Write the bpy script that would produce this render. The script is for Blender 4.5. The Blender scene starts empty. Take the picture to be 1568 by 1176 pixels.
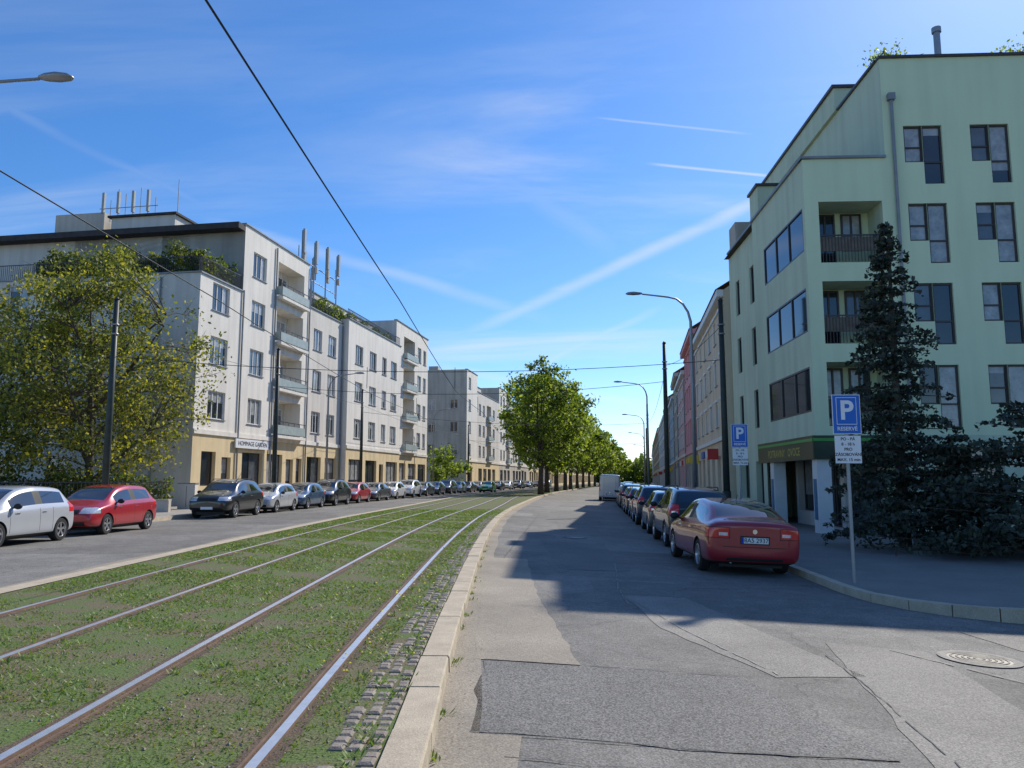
import bpy,bmesh,math,random
from mathutils import Vector,Matrix
import numpy as np
R=random.Random(7)
rng=np.random.default_rng(5)
S=bpy.context.scene
COL=S.collection
# ------------------------------------------------------------ materials
def lnk(nt,a,b): nt.links.new(a,b)
MATS={}
def mat(name,col,rough=.8,var=.15,scale=2.,bump=0.,bscale=40.,metal=0.,fine=.0,coat=0.,spec=.4,stain=0.):
    if name in MATS: return MATS[name]
    m=bpy.data.materials.new(name); m.use_nodes=True; nt=m.node_tree
    b=nt.nodes['Principled BSDF']
    b.inputs['Roughness'].default_value=rough; b.inputs['Metallic'].default_value=metal
    b.inputs['Specular IOR Level'].default_value=spec
    b.inputs['Coat Weight'].default_value=coat; b.inputs['Coat Roughness'].default_value=.04
    tc=nt.nodes.new('ShaderNodeTexCoord')
    n=nt.nodes.new('ShaderNodeTexNoise'); n.inputs['Scale'].default_value=scale; n.inputs['Detail'].default_value=6
    n.inputs['Roughness'].default_value=.65
    lnk(nt,tc.outputs['Object'],n.inputs['Vector'])
    r=nt.nodes.new('ShaderNodeValToRGB')
    r.color_ramp.elements[0].position=.3; r.color_ramp.elements[1].position=.7
    r.color_ramp.elements[0].color=(*[max(0,c*(1-var)) for c in col],1)
    r.color_ramp.elements[1].color=(*[min(1,c*(1+var)) for c in col],1)
    lnk(nt,n.outputs['Fac'],r.inputs['Fac'])
    out=r.outputs['Color']
    def mul(out,fac_socket,lo,hi,a,bb):
        mr=nt.nodes.new('ShaderNodeMapRange'); mr.inputs[1].default_value=a; mr.inputs[2].default_value=bb
        mr.inputs[3].default_value=lo; mr.inputs[4].default_value=hi
        lnk(nt,fac_socket,mr.inputs[0])
        v=nt.nodes.new('ShaderNodeVectorMath'); v.operation='SCALE'
        lnk(nt,out,v.inputs[0]); lnk(nt,mr.outputs[0],v.inputs['Scale']); return v.outputs[0]
    if fine:
        n2=nt.nodes.new('ShaderNodeTexNoise'); n2.inputs['Scale'].default_value=bscale; n2.inputs['Detail'].default_value=3
        lnk(nt,tc.outputs['Object'],n2.inputs['Vector'])
        out=mul(out,n2.outputs['Fac'],1-fine,1+fine,.3,.7)
    if stain:
        mp=nt.nodes.new('ShaderNodeMapping'); mp.inputs['Scale'].default_value=(1.3,1.3,.12)
        n3=nt.nodes.new('ShaderNodeTexNoise'); n3.inputs['Scale'].default_value=1.6; n3.inputs['Detail'].default_value=7
        lnk(nt,tc.outputs['Object'],mp.inputs[0]); lnk(nt,mp.outputs[0],n3.inputs['Vector'])
        out=mul(out,n3.outputs['Fac'],1-stain,1.03,.35,.6)
    lnk(nt,out,b.inputs['Base Color'])
    if bump:
        n4=nt.nodes.new('ShaderNodeTexNoise'); n4.inputs['Scale'].default_value=bscale; n4.inputs['Detail'].default_value=4
        lnk(nt,tc.outputs['Object'],n4.inputs['Vector'])
        bp=nt.nodes.new('ShaderNodeBump'); bp.inputs['Strength'].default_value=bump; bp.inputs['Distance'].default_value=.02
        lnk(nt,n4.outputs['Fac'],bp.inputs['Height']); lnk(nt,bp.outputs[0],b.inputs['Normal'])
    MATS[name]=m; return m
def leafmat(name,col,trans=.45):
    m=mat(name,col,rough=.55,var=.35,scale=1.5,fine=.0)
    nt=m.node_tree; b=nt.nodes['Principled BSDF']; o=nt.nodes['Material Output']
    t=nt.nodes.new('ShaderNodeBsdfTranslucent'); t.inputs[0].default_value=(min(1,col[0]*1.9),min(1,col[1]*1.9),col[2]*.8,1)
    mx=nt.nodes.new('ShaderNodeMixShader'); mx.inputs[0].default_value=trans
    lnk(nt,b.outputs[0],mx.inputs[1]); lnk(nt,t.outputs[0],mx.inputs[2]); lnk(nt,mx.outputs[0],o.inputs[0])
    return m
def asphalt(name,col,cracks=True,speck=.35):
    m=mat(name,col,rough=.85,var=.2,scale=.55,bump=.35,bscale=55,fine=.12)
    nt=m.node_tree; b=nt.nodes['Principled BSDF']
    src=b.inputs['Base Color'].links[0].from_socket
    tc=[n for n in nt.nodes if n.type=='TEX_COORD'][0]
    v=nt.nodes.new('ShaderNodeTexVoronoi'); v.inputs['Scale'].default_value=85
    lnk(nt,tc.outputs['Object'],v.inputs['Vector'])
    bw=nt.nodes.new('ShaderNodeRGBToBW'); lnk(nt,v.outputs['Color'],bw.inputs[0])
    mr=nt.nodes.new('ShaderNodeMapRange'); mr.inputs[1].default_value=.2;mr.inputs[2].default_value=.85
    mr.inputs[3].default_value=1-speck; mr.inputs[4].default_value=1+speck; lnk(nt,bw.outputs[0],mr.inputs[0])
    s=nt.nodes.new('ShaderNodeVectorMath'); s.operation='SCALE'; lnk(nt,src,s.inputs[0]); lnk(nt,mr.outputs[0],s.inputs['Scale'])
    out=s.outputs[0]
    if cracks:
        nz=nt.nodes.new('ShaderNodeTexNoise'); nz.inputs['Scale'].default_value=1.2; nz.inputs['Detail'].default_value=5
        lnk(nt,tc.outputs['Object'],nz.inputs['Vector'])
        ad=nt.nodes.new('ShaderNodeVectorMath'); ad.operation='MULTIPLY_ADD'
        ad.inputs[1].default_value=(.9,.9,.9); lnk(nt,nz.outputs['Color'],ad.inputs[0]); lnk(nt,tc.outputs['Object'],ad.inputs[2])
        v2=nt.nodes.new('ShaderNodeTexVoronoi'); v2.feature='DISTANCE_TO_EDGE'; v2.inputs['Scale'].default_value=.33
        lnk(nt,ad.outputs[0],v2.inputs['Vector'])
        m2=nt.nodes.new('ShaderNodeMapRange'); m2.inputs[1].default_value=.0;m2.inputs[2].default_value=.005
        m2.inputs[3].default_value=.6;m2.inputs[4].default_value=1; lnk(nt,v2.outputs['Distance'],m2.inputs[0])
        s2=nt.nodes.new('ShaderNodeVectorMath'); s2.operation='SCALE'; lnk(nt,out,s2.inputs[0]); lnk(nt,m2.outputs[0],s2.inputs['Scale'])
        v3=nt.nodes.new('ShaderNodeTexVoronoi'); v3.distance='CHEBYCHEV'; v3.inputs['Scale'].default_value=.26
        lnk(nt,tc.outputs['Object'],v3.inputs['Vector'])
        bw3=nt.nodes.new('ShaderNodeRGBToBW'); lnk(nt,v3.outputs['Color'],bw3.inputs[0])
        m4=nt.nodes.new('ShaderNodeMapRange'); m4.inputs[1].default_value=.2;m4.inputs[2].default_value=.8
        m4.inputs[3].default_value=.84;m4.inputs[4].default_value=1.12; lnk(nt,bw3.outputs[0],m4.inputs[0])
        s4=nt.nodes.new('ShaderNodeVectorMath'); s4.operation='SCALE'; lnk(nt,s2.outputs[0],s4.inputs[0]); lnk(nt,m4.outputs[0],s4.inputs['Scale'])
        n5=nt.nodes.new('ShaderNodeTexNoise'); n5.inputs['Scale'].default_value=2.6; n5.inputs['Detail'].default_value=8; n5.inputs['Roughness'].default_value=.7
        lnk(nt,tc.outputs['Object'],n5.inputs['Vector'])
        m3=nt.nodes.new('ShaderNodeMapRange'); m3.inputs[1].default_value=.35;m3.inputs[2].default_value=.65
        m3.inputs[3].default_value=.82;m3.inputs[4].default_value=1.12; lnk(nt,n5.outputs['Fac'],m3.inputs[0])
        s3=nt.nodes.new('ShaderNodeVectorMath'); s3.operation='SCALE'; lnk(nt,s4.outputs[0],s3.inputs[0]); lnk(nt,m3.outputs[0],s3.inputs['Scale'])
        out=s3.outputs[0]
    lnk(nt,out,b.inputs['Base Color'])
    return m

# ------------------------------------------------------------ builder
class MB:
    def __init__(s): s.v=[];s.f=[];s.m=[];s.ml=[]
    def mi(s,m):
        if m not in s.ml: s.ml.append(m)
        return s.ml.index(m)
    def add(s,vs,fs,m):
        o=len(s.v); s.v.extend([tuple(p) for p in vs]); k=s.mi(m)
        for f in fs: s.f.append([i+o for i in f]); s.m.append(k)
    def quad(s,a,b,c,d,m): s.add([a,b,c,d],[(0,1,2,3)],m)
    def obj(s,name,parent=None,smooth=False,coll=True):
        me=bpy.data.meshes.new(name); me.from_pydata(s.v,[],s.f)
        for m in s.ml: me.materials.append(m)
        me.polygons.foreach_set('material_index',s.m)
        if smooth: me.polygons.foreach_set('use_smooth',[True]*len(s.f))
        me.update()
        o=bpy.data.objects.new(name,me); COL.objects.link(o)
        if parent: o.parent=parent
        return o
class FR:
    def __init__(s,O,U,N): s.O=Vector(O);s.U=Vector(U).normalized();s.N=Vector(N).normalized();s.Z=Vector((0,0,1))
    def p(s,u,v,d=0): return s.O+s.U*u+s.N*d+s.Z*v
def box(mb,fr,u0,u1,v0,v1,d0,d1,m):
    P=[fr.p(u,v,d) for d in(d0,d1) for v in(v0,v1) for u in(u0,u1)]
    mb.add(P,[(0,1,3,2),(4,6,7,5),(0,4,5,1),(2,3,7,6),(0,2,6,4),(1,5,7,3)],m)
def empty(name):
    e=bpy.data.objects.new(name,None); COL.objects.link(e); e.empty_display_size=.2; return e
def tube(mb,pts,rad,m,n=6,cap=True):
    rings=[];pts=[Vector(p) for p in pts]
    for i,p in enumerate(pts):
        a=pts[max(0,i-1)];b=pts[min(len(pts)-1,i+1)]
        t=(b-a).normalized(); up=Vector((0,0,1)) if abs(t.z)<.9 else Vector((1,0,0))
        x=t.cross(up).normalized();y=t.cross(x)
        r=rad[i] if hasattr(rad,'__len__') else rad
        rings.append([p+x*(r*math.cos(2*math.pi*k/n))+y*(r*math.sin(2*math.pi*k/n)) for k in range(n)])
    vs=[q for r_ in rings for q in r_];fs=[]
    for i in range(len(pts)-1):
        for k in range(n): fs.append((i*n+k,i*n+(k+1)%n,(i+1)*n+(k+1)%n,(i+1)*n+k))
    if cap: fs.append(tuple(range(n))[::-1]); fs.append(tuple((len(pts)-1)*n+k for k in range(n)))
    mb.add(vs,fs,m)

GL=[mat('glass_dark',(.02,.025,.03),rough=.06,var=.5,scale=.6,spec=1.),
    mat('glass_mid',(.09,.10,.11),rough=.08,var=.5,scale=.9,spec=1.),
    mat('glass_curtain',(.34,.34,.33),rough=.12,var=.35,scale=3,spec=.9)]
WHITE=mat('white_frame',(.74,.73,.70),rough=.5,var=.05)
DARKF=mat('dark_frame',(.06,.05,.048),rough=.4,var=.2)
DARK=mat('dark_interior',(.02,.02,.02),rough=.9)
METAL=mat('grey_metal',(.3,.31,.32),rough=.45,metal=.6,var=.1)
BLACKM=mat('mast_paint',(.03,.04,.035),rough=.5,var=.3,scale=5)
RAILG=mat('balcony_panel',(.34,.40,.38),rough=.5,var=.15)
ZINC=mat('zinc',(.25,.26,.27),rough=.5,metal=.3,var=.15)
ANT=mat('antenna_grey',(.36,.37,.36),rough=.5,var=.05)

def opening(mb,fr,o,wall,rr):
    u0,u1,z0,z1,k=o[:5]; opt=o[5] if len(o)>5 else {}
    dep={'win':.17,'shop':.3,'log':1.3,'dkw':.14,'hole':.4,'glz':.06}[k]
    for a,b in (((u0,z0),(u1,z0)),((u1,z0),(u1,z1)),((u1,z1),(u0,z1)),((u0,z1),(u0,z0))):
        mb.quad(fr.p(a[0],a[1]),fr.p(b[0],b[1]),fr.p(b[0],b[1],-dep),fr.p(a[0],a[1],-dep),opt.get('rev',wall))
    if k=='log':
        mb.quad(fr.p(u0,z0,-dep),fr.p(u1,z0,-dep),fr.p(u1,z1,-dep),fr.p(u0,z1,-dep),wall)
        w=u1-u0
        if w>1.5:
            winframe(mb,fr,u0+w*.12,u0+w*.45,z0+.05,z0+2.2,-dep+.01,2,WHITE if not opt.get('dark') else DARKF,rr)
            winframe(mb,fr,u0+w*.55,u0+w*.88,z0+.8,z0+2.2,-dep+.01,2,WHITE if not opt.get('dark') else DARKF,rr)
        pr=opt.get('pro',.5); sl=opt.get('slab',wall)
        if pr>0:
            box(mb,fr,u0-.12,u1+.12,z0-.18,z0+.02,.003,pr,sl)
        pm=opt.get('panel',RAILG); d=pr-.05 if pr>0 else -.08
        if opt.get('bars'):
            n=int((u1-u0)/.11)
            for i in range(n+1):
                uu=u0+(u1-u0)*i/n
                box(mb,fr,uu-.01,uu+.01,z0+.05,z0+1.0,d-.02,d,pm)
            box(mb,fr,u0,u1,z0+1.,z0+1.05,d-.03,d+.01,pm)
            box(mb,fr,u0,u1,z0+.45,z0+.97,d-.06,d-.025,mat('balcony_screen',(.16,.13,.10),rough=.8,var=.3,scale=4))
        else:
            box(mb,fr,u0-.1,u1+.1,z0+.12,z0+.75,d-.03,d,pm)
            box(mb,fr,u0-.1,u1+.1,z0+.98,z0+1.03,d-.04,d+.01,DARKF)
            n=5
            for i in range(n+1):
                uu=u0-.08+(u1-u0+.16)*i/n
                box(mb,fr,uu-.015,uu+.015,z0+.02,z0+.98,d-.06,d-.031,DARKF)
            if pr>0:
                box(mb,fr,u0-.1,u0-.07,z0+.12,z0+.75,.003,d-.06,pm); box(mb,fr,u1+.07,u1+.1,z0+.12,z0+.75,.003,d-.06,pm)
        return
    fm={'win':WHITE,'shop':DARKF,'dkw':DARKF,'glz':DARKF}[k]
    fm=opt.get('frame',fm)
    winframe(mb,fr,u0,u1,z0,z1,-dep+.0,opt.get('n',2 if k!='shop' else 3),fm,rr,opt)
    if k=='win' and not opt.get('nosill'): box(mb,fr,u0-.06,u1+.06,z0-.05,z0-.003,-.02,.07,ZINC)
def winframe(mb,fr,u0,u1,z0,z1,d,n,fm,rr,opt={}):
    t=.065
    if opt.get('glass'):
        mb.quad(fr.p(u0,z0,d+.015),fr.p(u1,z0,d+.015),fr.p(u1,z1,d+.015),fr.p(u0,z1,d+.015),opt['glass'])
    else:
        base=rr.choices(GL,opt.get('gw',[.55,.3,.15]))[0]
        zc=z1 if rr.random()<.45 else z1-(z1-z0)*rr.uniform(.15,.8)
        for i in range(n):
            a=u0+(u1-u0)*i/n;b=u0+(u1-u0)*(i+1)/n;g=base if rr.random()<.75 else rr.choice(GL)
            if zc<z1:
                mb.quad(fr.p(a,z0,d+.015),fr.p(b,z0,d+.015),fr.p(b,zc,d+.015),fr.p(a,zc,d+.015),g)
                mb.quad(fr.p(a,zc,d+.015),fr.p(b,zc,d+.015),fr.p(b,z1,d+.015),fr.p(a,z1,d+.015),GL[2])
            else: mb.quad(fr.p(a,z0,d+.015),fr.p(b,z0,d+.015),fr.p(b,z1,d+.015),fr.p(a,z1,d+.015),g)
    box(mb,fr,u0,u1,z0,z0+t,d,d+.06,fm); box(mb,fr,u0,u1,z1-t,z1,d,d+.06,fm)
    for i in range(n+1):
        uu=u0+t/2+(u1-u0-t)*i/n
        box(mb,fr,uu-t/2,uu+t/2,z0+t,z1-t,d,d+.058,fm)
    if opt.get('bar'):
        zz=z0+(z1-z0)*opt['bar']; box(mb,fr,u0+t,u1-t,zz-.03,zz+.03,d,d+.056,fm)
def facade(mb,fr,u0,u1,z0,z1,ops,wall,rr):
    us=sorted(set([u0,u1]+[x for o in ops for x in o[:2] if u0<x<u1])); zs=sorted(set([z0,z1]+[x for o in ops for x in o[2:4] if z0<x<z1]))
    for i in range(len(us)-1):
        for j in range(len(zs)-1):
            cu=(us[i]+us[i+1])/2;cz=(zs[j]+zs[j+1])/2
            if any(o[0]<cu<o[1] and o[2]<cz<o[3] for o in ops): continue
            mb.quad(fr.p(us[i],zs[j]),fr.p(us[i+1],zs[j]),fr.p(us[i+1],zs[j+1]),fr.p(us[i],zs[j+1]),wall)
    for o in ops: opening(mb,fr,o,wall,rr)

# ------------------------------------------------------------ alignment curves
def curve(tab):
    xs=[t[0] for t in tab];ys=[t[1] for t in tab];n=len(xs);ms=[]
    for i in range(n):
        a=max(0,i-1);b=min(n-1,i+1); ms.append((ys[b]-ys[a])/(xs[b]-xs[a]))
    def f(x):
        if x<=xs[0]: return ys[0]+ms[0]*(x-xs[0])
        if x>=xs[-1]: return ys[-1]+ms[-1]*(x-xs[-1])
        i=max(k for k in range(n-1) if xs[k]<=x); h=xs[i+1]-xs[i]; t=(x-xs[i])/h
        return (2*t**3-3*t*t+1)*ys[i]+(t**3-2*t*t+t)*h*ms[i]+(-2*t**3+3*t*t)*ys[i+1]+(t**3-t*t)*h*ms[i+1]
    return f
c=curve([(-30,.9),(0,.05),(4.4,-.13),(7.2,-.28),(11.5,-.47),(18,-.72),(25,-.9),(34,-.95),(44,-.7),(53.5,-.25),(65,.35),(75,1.0),(90,2.3),(110,4.4),(150,9.6),(200,16.5),(300,30.5),(420,47.5)])
e=curve([(-30,0),(40,0),(50,-.2),(65,-.8),(78,-1.2),(100,-1.2),(420,-1.2)])
RK=curve([(12,5.22),(14,5.24),(20,5.5),(28,5.85),(40,6.7),(54,7.75),(72,9.3),(100,12.6),(150,18.6),(200,25.3),(300,39.),(420,55.5)])
LC=curve([(-30,-13.9),(18,-13.9),(36,-14.1),(44,-13.9),(60,-13.2),(75,-12.1),(89,-10.9),(110,-8.4),(150,-2.8),(200,4.2),(300,18.2),(420,35)])
tk=lambda Y:c(Y)+e(Y)
LK=lambda Y:LC(Y)-1.25
SLP=.04
def rz(x,Y):
    base=-1.1 if Y<40 else (-1.1+(c(Y)-.45+1.1)*min(1,(Y-40)/30.))
    return -.10-SLP*(x-base)
YS=[y for y in range(-30,60)]+[60+5*i for i in range(73)]
def strip(name,L,Rr,m,zl,zr_,ys=YS,nx=1):
    mb=MB();vs=[];fs=[]
    zl_=zl if callable(zl) else (lambda x,Y:zl); zr2=zr_ if callable(zr_) else (lambda x,Y:zr_)
    for Y in ys:
        a=L(Y);b=Rr(Y)
        for k in range(nx+1):
            x=a+(b-a)*k/nx; z=zl_(a,Y)+(zr2(b,Y)-zl_(a,Y))*k/nx
            vs.append((x,Y,z))
    w=nx+1
    for i in range(len(ys)-1):
        for k in range(nx): fs.append((i*w+k,i*w+k+1,(i+1)*w+k+1,(i+1)*w+k))
    mb.add(vs,fs,m); return mb.obj(name)

ASPH=asphalt('asphalt_worn',(.20,.187,.166))
ASPL=asphalt('asphalt_left',(.195,.183,.163))
GRS=mat('grass_soil',(.1,.11,.035),rough=.95,var=.35,scale=1.9,bump=.9,bscale=45,fine=.35)
nt=GRS.node_tree;rp=[n for n in nt.nodes if n.type=='VALTORGB'][0].color_ramp
rp.elements[0].position=.38;rp.elements[1].position=.58
rp.elements[0].color=(.155,.12,.075,1); rp.elements[1].color=(.10,.145,.036,1)
SOIL=mat('rail_soil',(.12,.085,.058),rough=.95,var=.3,scale=6,bump=.8,bscale=60,fine=.3)
KERB=mat('kerb_stone',(.46,.385,.28),rough=.85,var=.18,scale=3,bump=.25,bscale=80,fine=.18)
COB=mat('cobble_stone',(.25,.21,.17),rough=.8,var=.3,scale=7,bump=.3,bscale=70,fine=.15)
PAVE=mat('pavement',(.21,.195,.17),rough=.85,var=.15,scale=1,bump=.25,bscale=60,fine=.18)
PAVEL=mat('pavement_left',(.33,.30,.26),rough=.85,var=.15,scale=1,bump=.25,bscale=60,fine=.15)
GND=mat('ground_earth',(.12,.12,.08),rough=.95,var=.3,scale=.05)
STEEL=mat('rail_steel',(.80,.79,.77),rough=.36,metal=.75,var=.12,scale=8)
RUST=mat('rail_rust',(.17,.105,.07),rough=.8,var=.3,scale=8)

g=MB(); n=20
for i in range(n):
    for j in range(n):
        x0=-1500+150*i;y0=-700+150*j
        g.quad((x0,y0,-1.6),(x0+150,y0,-1.6),(x0+150,y0+150,-1.6),(x0,y0+150,-1.6),GND)
g.obj('ground')
strip('tram_bed',lambda Y:tk(Y)-7.0,lambda Y:c(Y)-.74,GRS,0.,0.,nx=4)
strip('tram_bed_edging',lambda Y:tk(Y)-7.32,lambda Y:tk(Y)-6.98,KERB,.012,.012)
strip('tram_bed_edging',lambda Y:tk(Y)-7.33,lambda Y:tk(Y)-7.319,KERB,-.12,.012)
strip('left_road',lambda Y:LK(Y),lambda Y:tk(Y)-7.3,ASPL,-.10,-.07,nx=3)
DUST=asphalt('gutter_concrete',(.29,.25,.195),cracks=False,speck=.2)
strip('left_gutter',lambda Y:tk(Y)-7.85-.06*math.sin(Y*.9),lambda Y:tk(Y)-7.325,DUST,-.068,-.063,ys=[y for y in YS if y<90])
strip('left_pavement',lambda Y:-75,lambda Y:LK(Y)-.16,PAVEL,.06,.04)
strip('left_kerb',lambda Y:LK(Y)-.165,lambda Y:LK(Y),KERB,.045,.045)
strip('left_kerb',lambda Y:LK(Y)-.002,lambda Y:LK(Y)+.006,KERB,.045,-.12)
strip('right_road',lambda Y:c(Y)-.5,lambda Y:(30. if Y<13.4 else RK(Y)+.4),ASPH,lambda x,Y:rz(x,Y),lambda x,Y:rz(x,Y),nx=3,ys=list(range(-30,14))+[13.5])
strip('right_road',lambda Y:c(Y)-.5,lambda Y:RK(Y)+.05,ASPH,lambda x,Y:rz(x,Y),lambda x,Y:rz(x,Y),nx=2,ys=[13.5]+[y for y in YS if y>13.5])
corner=[(60,10.8),(12,10.9),(8.4,11.0),(7.2,11.1),(6.5,11.3),(6.0,11.6),(5.6,12.05),(5.32,12.7),(5.24,13.5)]
kl=corner+[(RK(y),y) for y in [14,16,18,20,22,25,28,31,34,37,40]+list(range(45,421,5))]
zc=rz(5.2,12)+.125
PZ=lambda x,y: rz(RK(y),y)+.125 if y>13.5 else zc
bm=bmesh.new()
poly=[bm.verts.new((x,y,zc)) for x,y in corner+[(RK(14),14)]]+[bm.verts.new((60,14,zc))]
bm.faces.new(poly); bmesh.ops.triangulate(bm,faces=bm.faces[:])
me=bpy.data.meshes.new('corner_pavement'); bm.to_mesh(me); bm.free(); me.materials.append(PAVE)
o=bpy.data.objects.new('corner_pavement',me); COL.objects.link(o)
ysr=[14,16,18,20,22,25,28,31,34,37,40]+list(range(45,421,5))
pz2=lambda x,Y:zc+(PZ(RK(Y),Y)-zc)*min(1,max(0,(Y-14)/10))
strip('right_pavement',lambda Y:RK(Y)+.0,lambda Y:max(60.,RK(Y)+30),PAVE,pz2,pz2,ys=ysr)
kp=[Vector((x,y,0)) for x,y in kl]
kmb=MB()
for i in range(len(kp)-1):
    a,b=kp[i],kp[i+1]; L=(b-a).length; n=max(1,int(L/1.0)) if a.y<80 else 1
    t=(b-a).normalized(); nrm=Vector((-t.y,t.x,0))
    for k in range(n):
        p=a.lerp(b,k/n);q=a.lerp(b,(k+1)/n)
        g_=.006; p2=p+t*g_; q2=q-t*g_
        zt=(zc+(PZ(p.x,p.y)-zc)*min(1,max(0,(p.y-14)/10)))+.004
        ctr=Vector((30,60,0)) if a.y>13.4 else Vector((20,30,0))
        inn=(nrm if nrm.dot(ctr-p)>0 else -nrm)*.14
        out=-inn*.12
        V=[p2+out,q2+out,q2+inn,p2+inn]
        vv=[(w.x,w.y,zt-.25) for w in V]+[(w.x,w.y,zt+R.uniform(-.002,.004)) for w in V]
        kmb.add(vv,[(0,1,5,4),(1,2,6,5),(2,3,7,6),(3,0,4,7),(4,5,6,7)],KERB)
kmb.obj('pavement_kerb')
kmb=MB();Y=-4.
while Y<140:
    L=1.0 if Y<60 else 4
    a0,a1=c(Y)-.74,c(Y)-.50; b0,b1=c(Y+L)-.74,c(Y+L)-.50; q=.007
    j=R.uniform(-.006,.006); zt=.03+R.uniform(-.006,.006)
    bt=-.3
    vs=[(a0+j,Y+q,bt),(a1+j+.01,Y+q,bt),(b1+j+.01,Y+L-q,bt),(b0+j,Y+L-q,bt),(a0+j,Y+q,zt),(a1+j-.012,Y+q,zt),(b1+j-.012,Y+L-q,zt),(b0+j,Y+L-q,zt),(a1+j,Y+q,zt-.02),(b1+j,Y+L-q,zt-.02)]
    kmb.add(vs,[(4,5,6,7),(5,8,9,6),(8,1,2,9),(0,3,7,4),(0,4,5,8,1),(3,2,9,6,7)],KERB); Y+=L
kmb.obj('tram_bed_kerb')
strip('gutter',lambda Y:c(Y)-.5,lambda Y:c(Y)-.22+.03*math.sin(Y*1.3),DUST,lambda x,Y:rz(x,Y)+.005,lambda x,Y:rz(x,Y)+.005,ys=[y for y in YS if y<80])
cmb=MB();Y=3.4
while Y<34:
    d=.115+R.uniform(-.01,.01)
    for k in range(3):
        w=.105; x0=c(Y)-1.08+k*.112+R.uniform(-.008,.008)
        if R.random()<.12+(.15 if k==0 else 0): continue
        z=.012+R.uniform(-.010,.010); b=.018
        vs=[(x0,Y,-.05),(x0+w-.012,Y,-.05),(x0+w-.012,Y+d-.02,-.05),(x0,Y+d-.02,-.05),
            (x0,Y,z-.012),(x0+w-.012,Y,z-.012),(x0+w-.012,Y+d-.02,z-.012),(x0,Y+d-.02,z-.012),
            (x0+b,Y+b,z),(x0+w-.012-b,Y+b,z),(x0+w-.012-b,Y+d-.02-b,z),(x0+b,Y+d-.02-b,z)]
        cmb.add(vs,[(0,1,5,4),(1,2,6,5),(2,3,7,6),(3,0,4,7),(4,5,9,8),(5,6,10,9),(6,7,11,10),(7,4,8,11),(8,9,10,11)],COB)
    Y+=d
cmb.obj('cobble_edging')
for off in (1.45,2.9,4.47,5.92):
    s=1 if off in(1.45,4.47) else -1
    E=empty('tram_rail')
    for nm,a,b,z0,z1,m in (('head',-.035,.03,.022,.022,STEEL),('groove',.03,.06,-.012,-.012,RUST),('lip',.06,.078,.012,.012,RUST),('web_side',-.039,-.035,-.02,.022,RUST),('web_inner',.03,.031,.022,-.012,RUST),('lip_side',.078,.08,.012,-.02,RUST),('lip_inner',.059,.06,-.012,.012,RUST),('soil_strip',-.12,.14,.003,.003,SOIL)):
        if s==1: A,B,Z0,Z1=-b,-a,z1,z0
        else: A,B,Z0,Z1=a,b,z0,z1
        o=strip(nm,lambda Y,A=A:tk(Y)-off+A,lambda Y,B=B:tk(Y)-off+B,m,Z0,Z1); o.parent=E
def patch(pts,m,name,h=.005):
    mb=MB(); mb.add([(x,y,rz(x,y)+h) for x,y in pts],[tuple(range(len(pts)))],m); return mb.obj(name)
def jag(pts,step=.3,am=.025):
    out=[]
    for i in range(len(pts)):
        a=Vector(pts[i]);b=Vector(pts[(i+1)%len(pts)]);n=max(1,int((b-a).length/step))
        for k in range(n):
            p=a.lerp(b,k/n)+(Vector((R.uniform(-am,am),R.uniform(-am,am))) if k else Vector((0,0)));out.append((p.x,p.y))
    return out
P1=asphalt('patch_light',(.30,.258,.20),False,.2);P2=asphalt('patch_dark',(.165,.156,.142),False,.5);P3=asphalt('patch_mid',(.245,.225,.195),False,.3)
P4=asphalt('patch_new',(.165,.156,.142),False,.3)
patch(jag([(-.60,7.55),(.42,7.5),(.15,10.2),(-.02,12.6),(-.2,17),(-.95,17),(-.82,12),(-.66,9)]),P1,'road_patch',.007)
patch(jag([(-.45,5.45),(1.3,5.3),(2.35,5.3),(2.1,6.3),(1.9,7.35),(.42,7.48),(-.5,7.53)],am=.045),P2,'road_patch')
patch(jag([(1.35,12.2),(2.3,12.2),(2.75,9.5),(3.1,7.6),(2.2,7.4),(1.5,9.6)]),P3,'road_patch')
patch(jag([(3.3,9.2),(4.3,8.9),(3.9,6.2),(2.9,4.9),(2.5,5.1),(2.9,7.2)]),P3,'road_patch')
patch(jag([(4.6,7.4),(7.5,7.0),(6.0,4.2),(3.6,4.4),(4.1,6.0)]),P4,'road_patch')
patch(jag([(5.4,10.3),(9.5,10.1),(9.2,8.4),(5.6,8.6)]),P3,'road_patch')
patch(jag([(.1,22),(1.9,22),(1.8,15.5),(.6,15.4)]),P4,'road_patch')
patch(jag([(.9,34),(2.6,34),(2.2,27),(.8,27)]),P2,'road_patch')
patch([(-.6,3.6),(-.15,3.6),(-.1,5.4),(-.45,5.4)],P1,'road_patch',.009)
patch(jag([(-.2,4.9),(2.7,4.55),(2.6,3.2),(-.1,3.3)]),P4,'road_patch')
LINE=mat('worn_white_line',(.6,.59,.55),rough=.8,var=.3,scale=10,fine=.3)
SEAM=mat('tar_seam',(.085,.08,.075),rough=.8,var=.3,scale=9)
SEAML=mat('dusty_seam',(.33,.30,.255),rough=.9,var=.3,scale=12)
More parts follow.
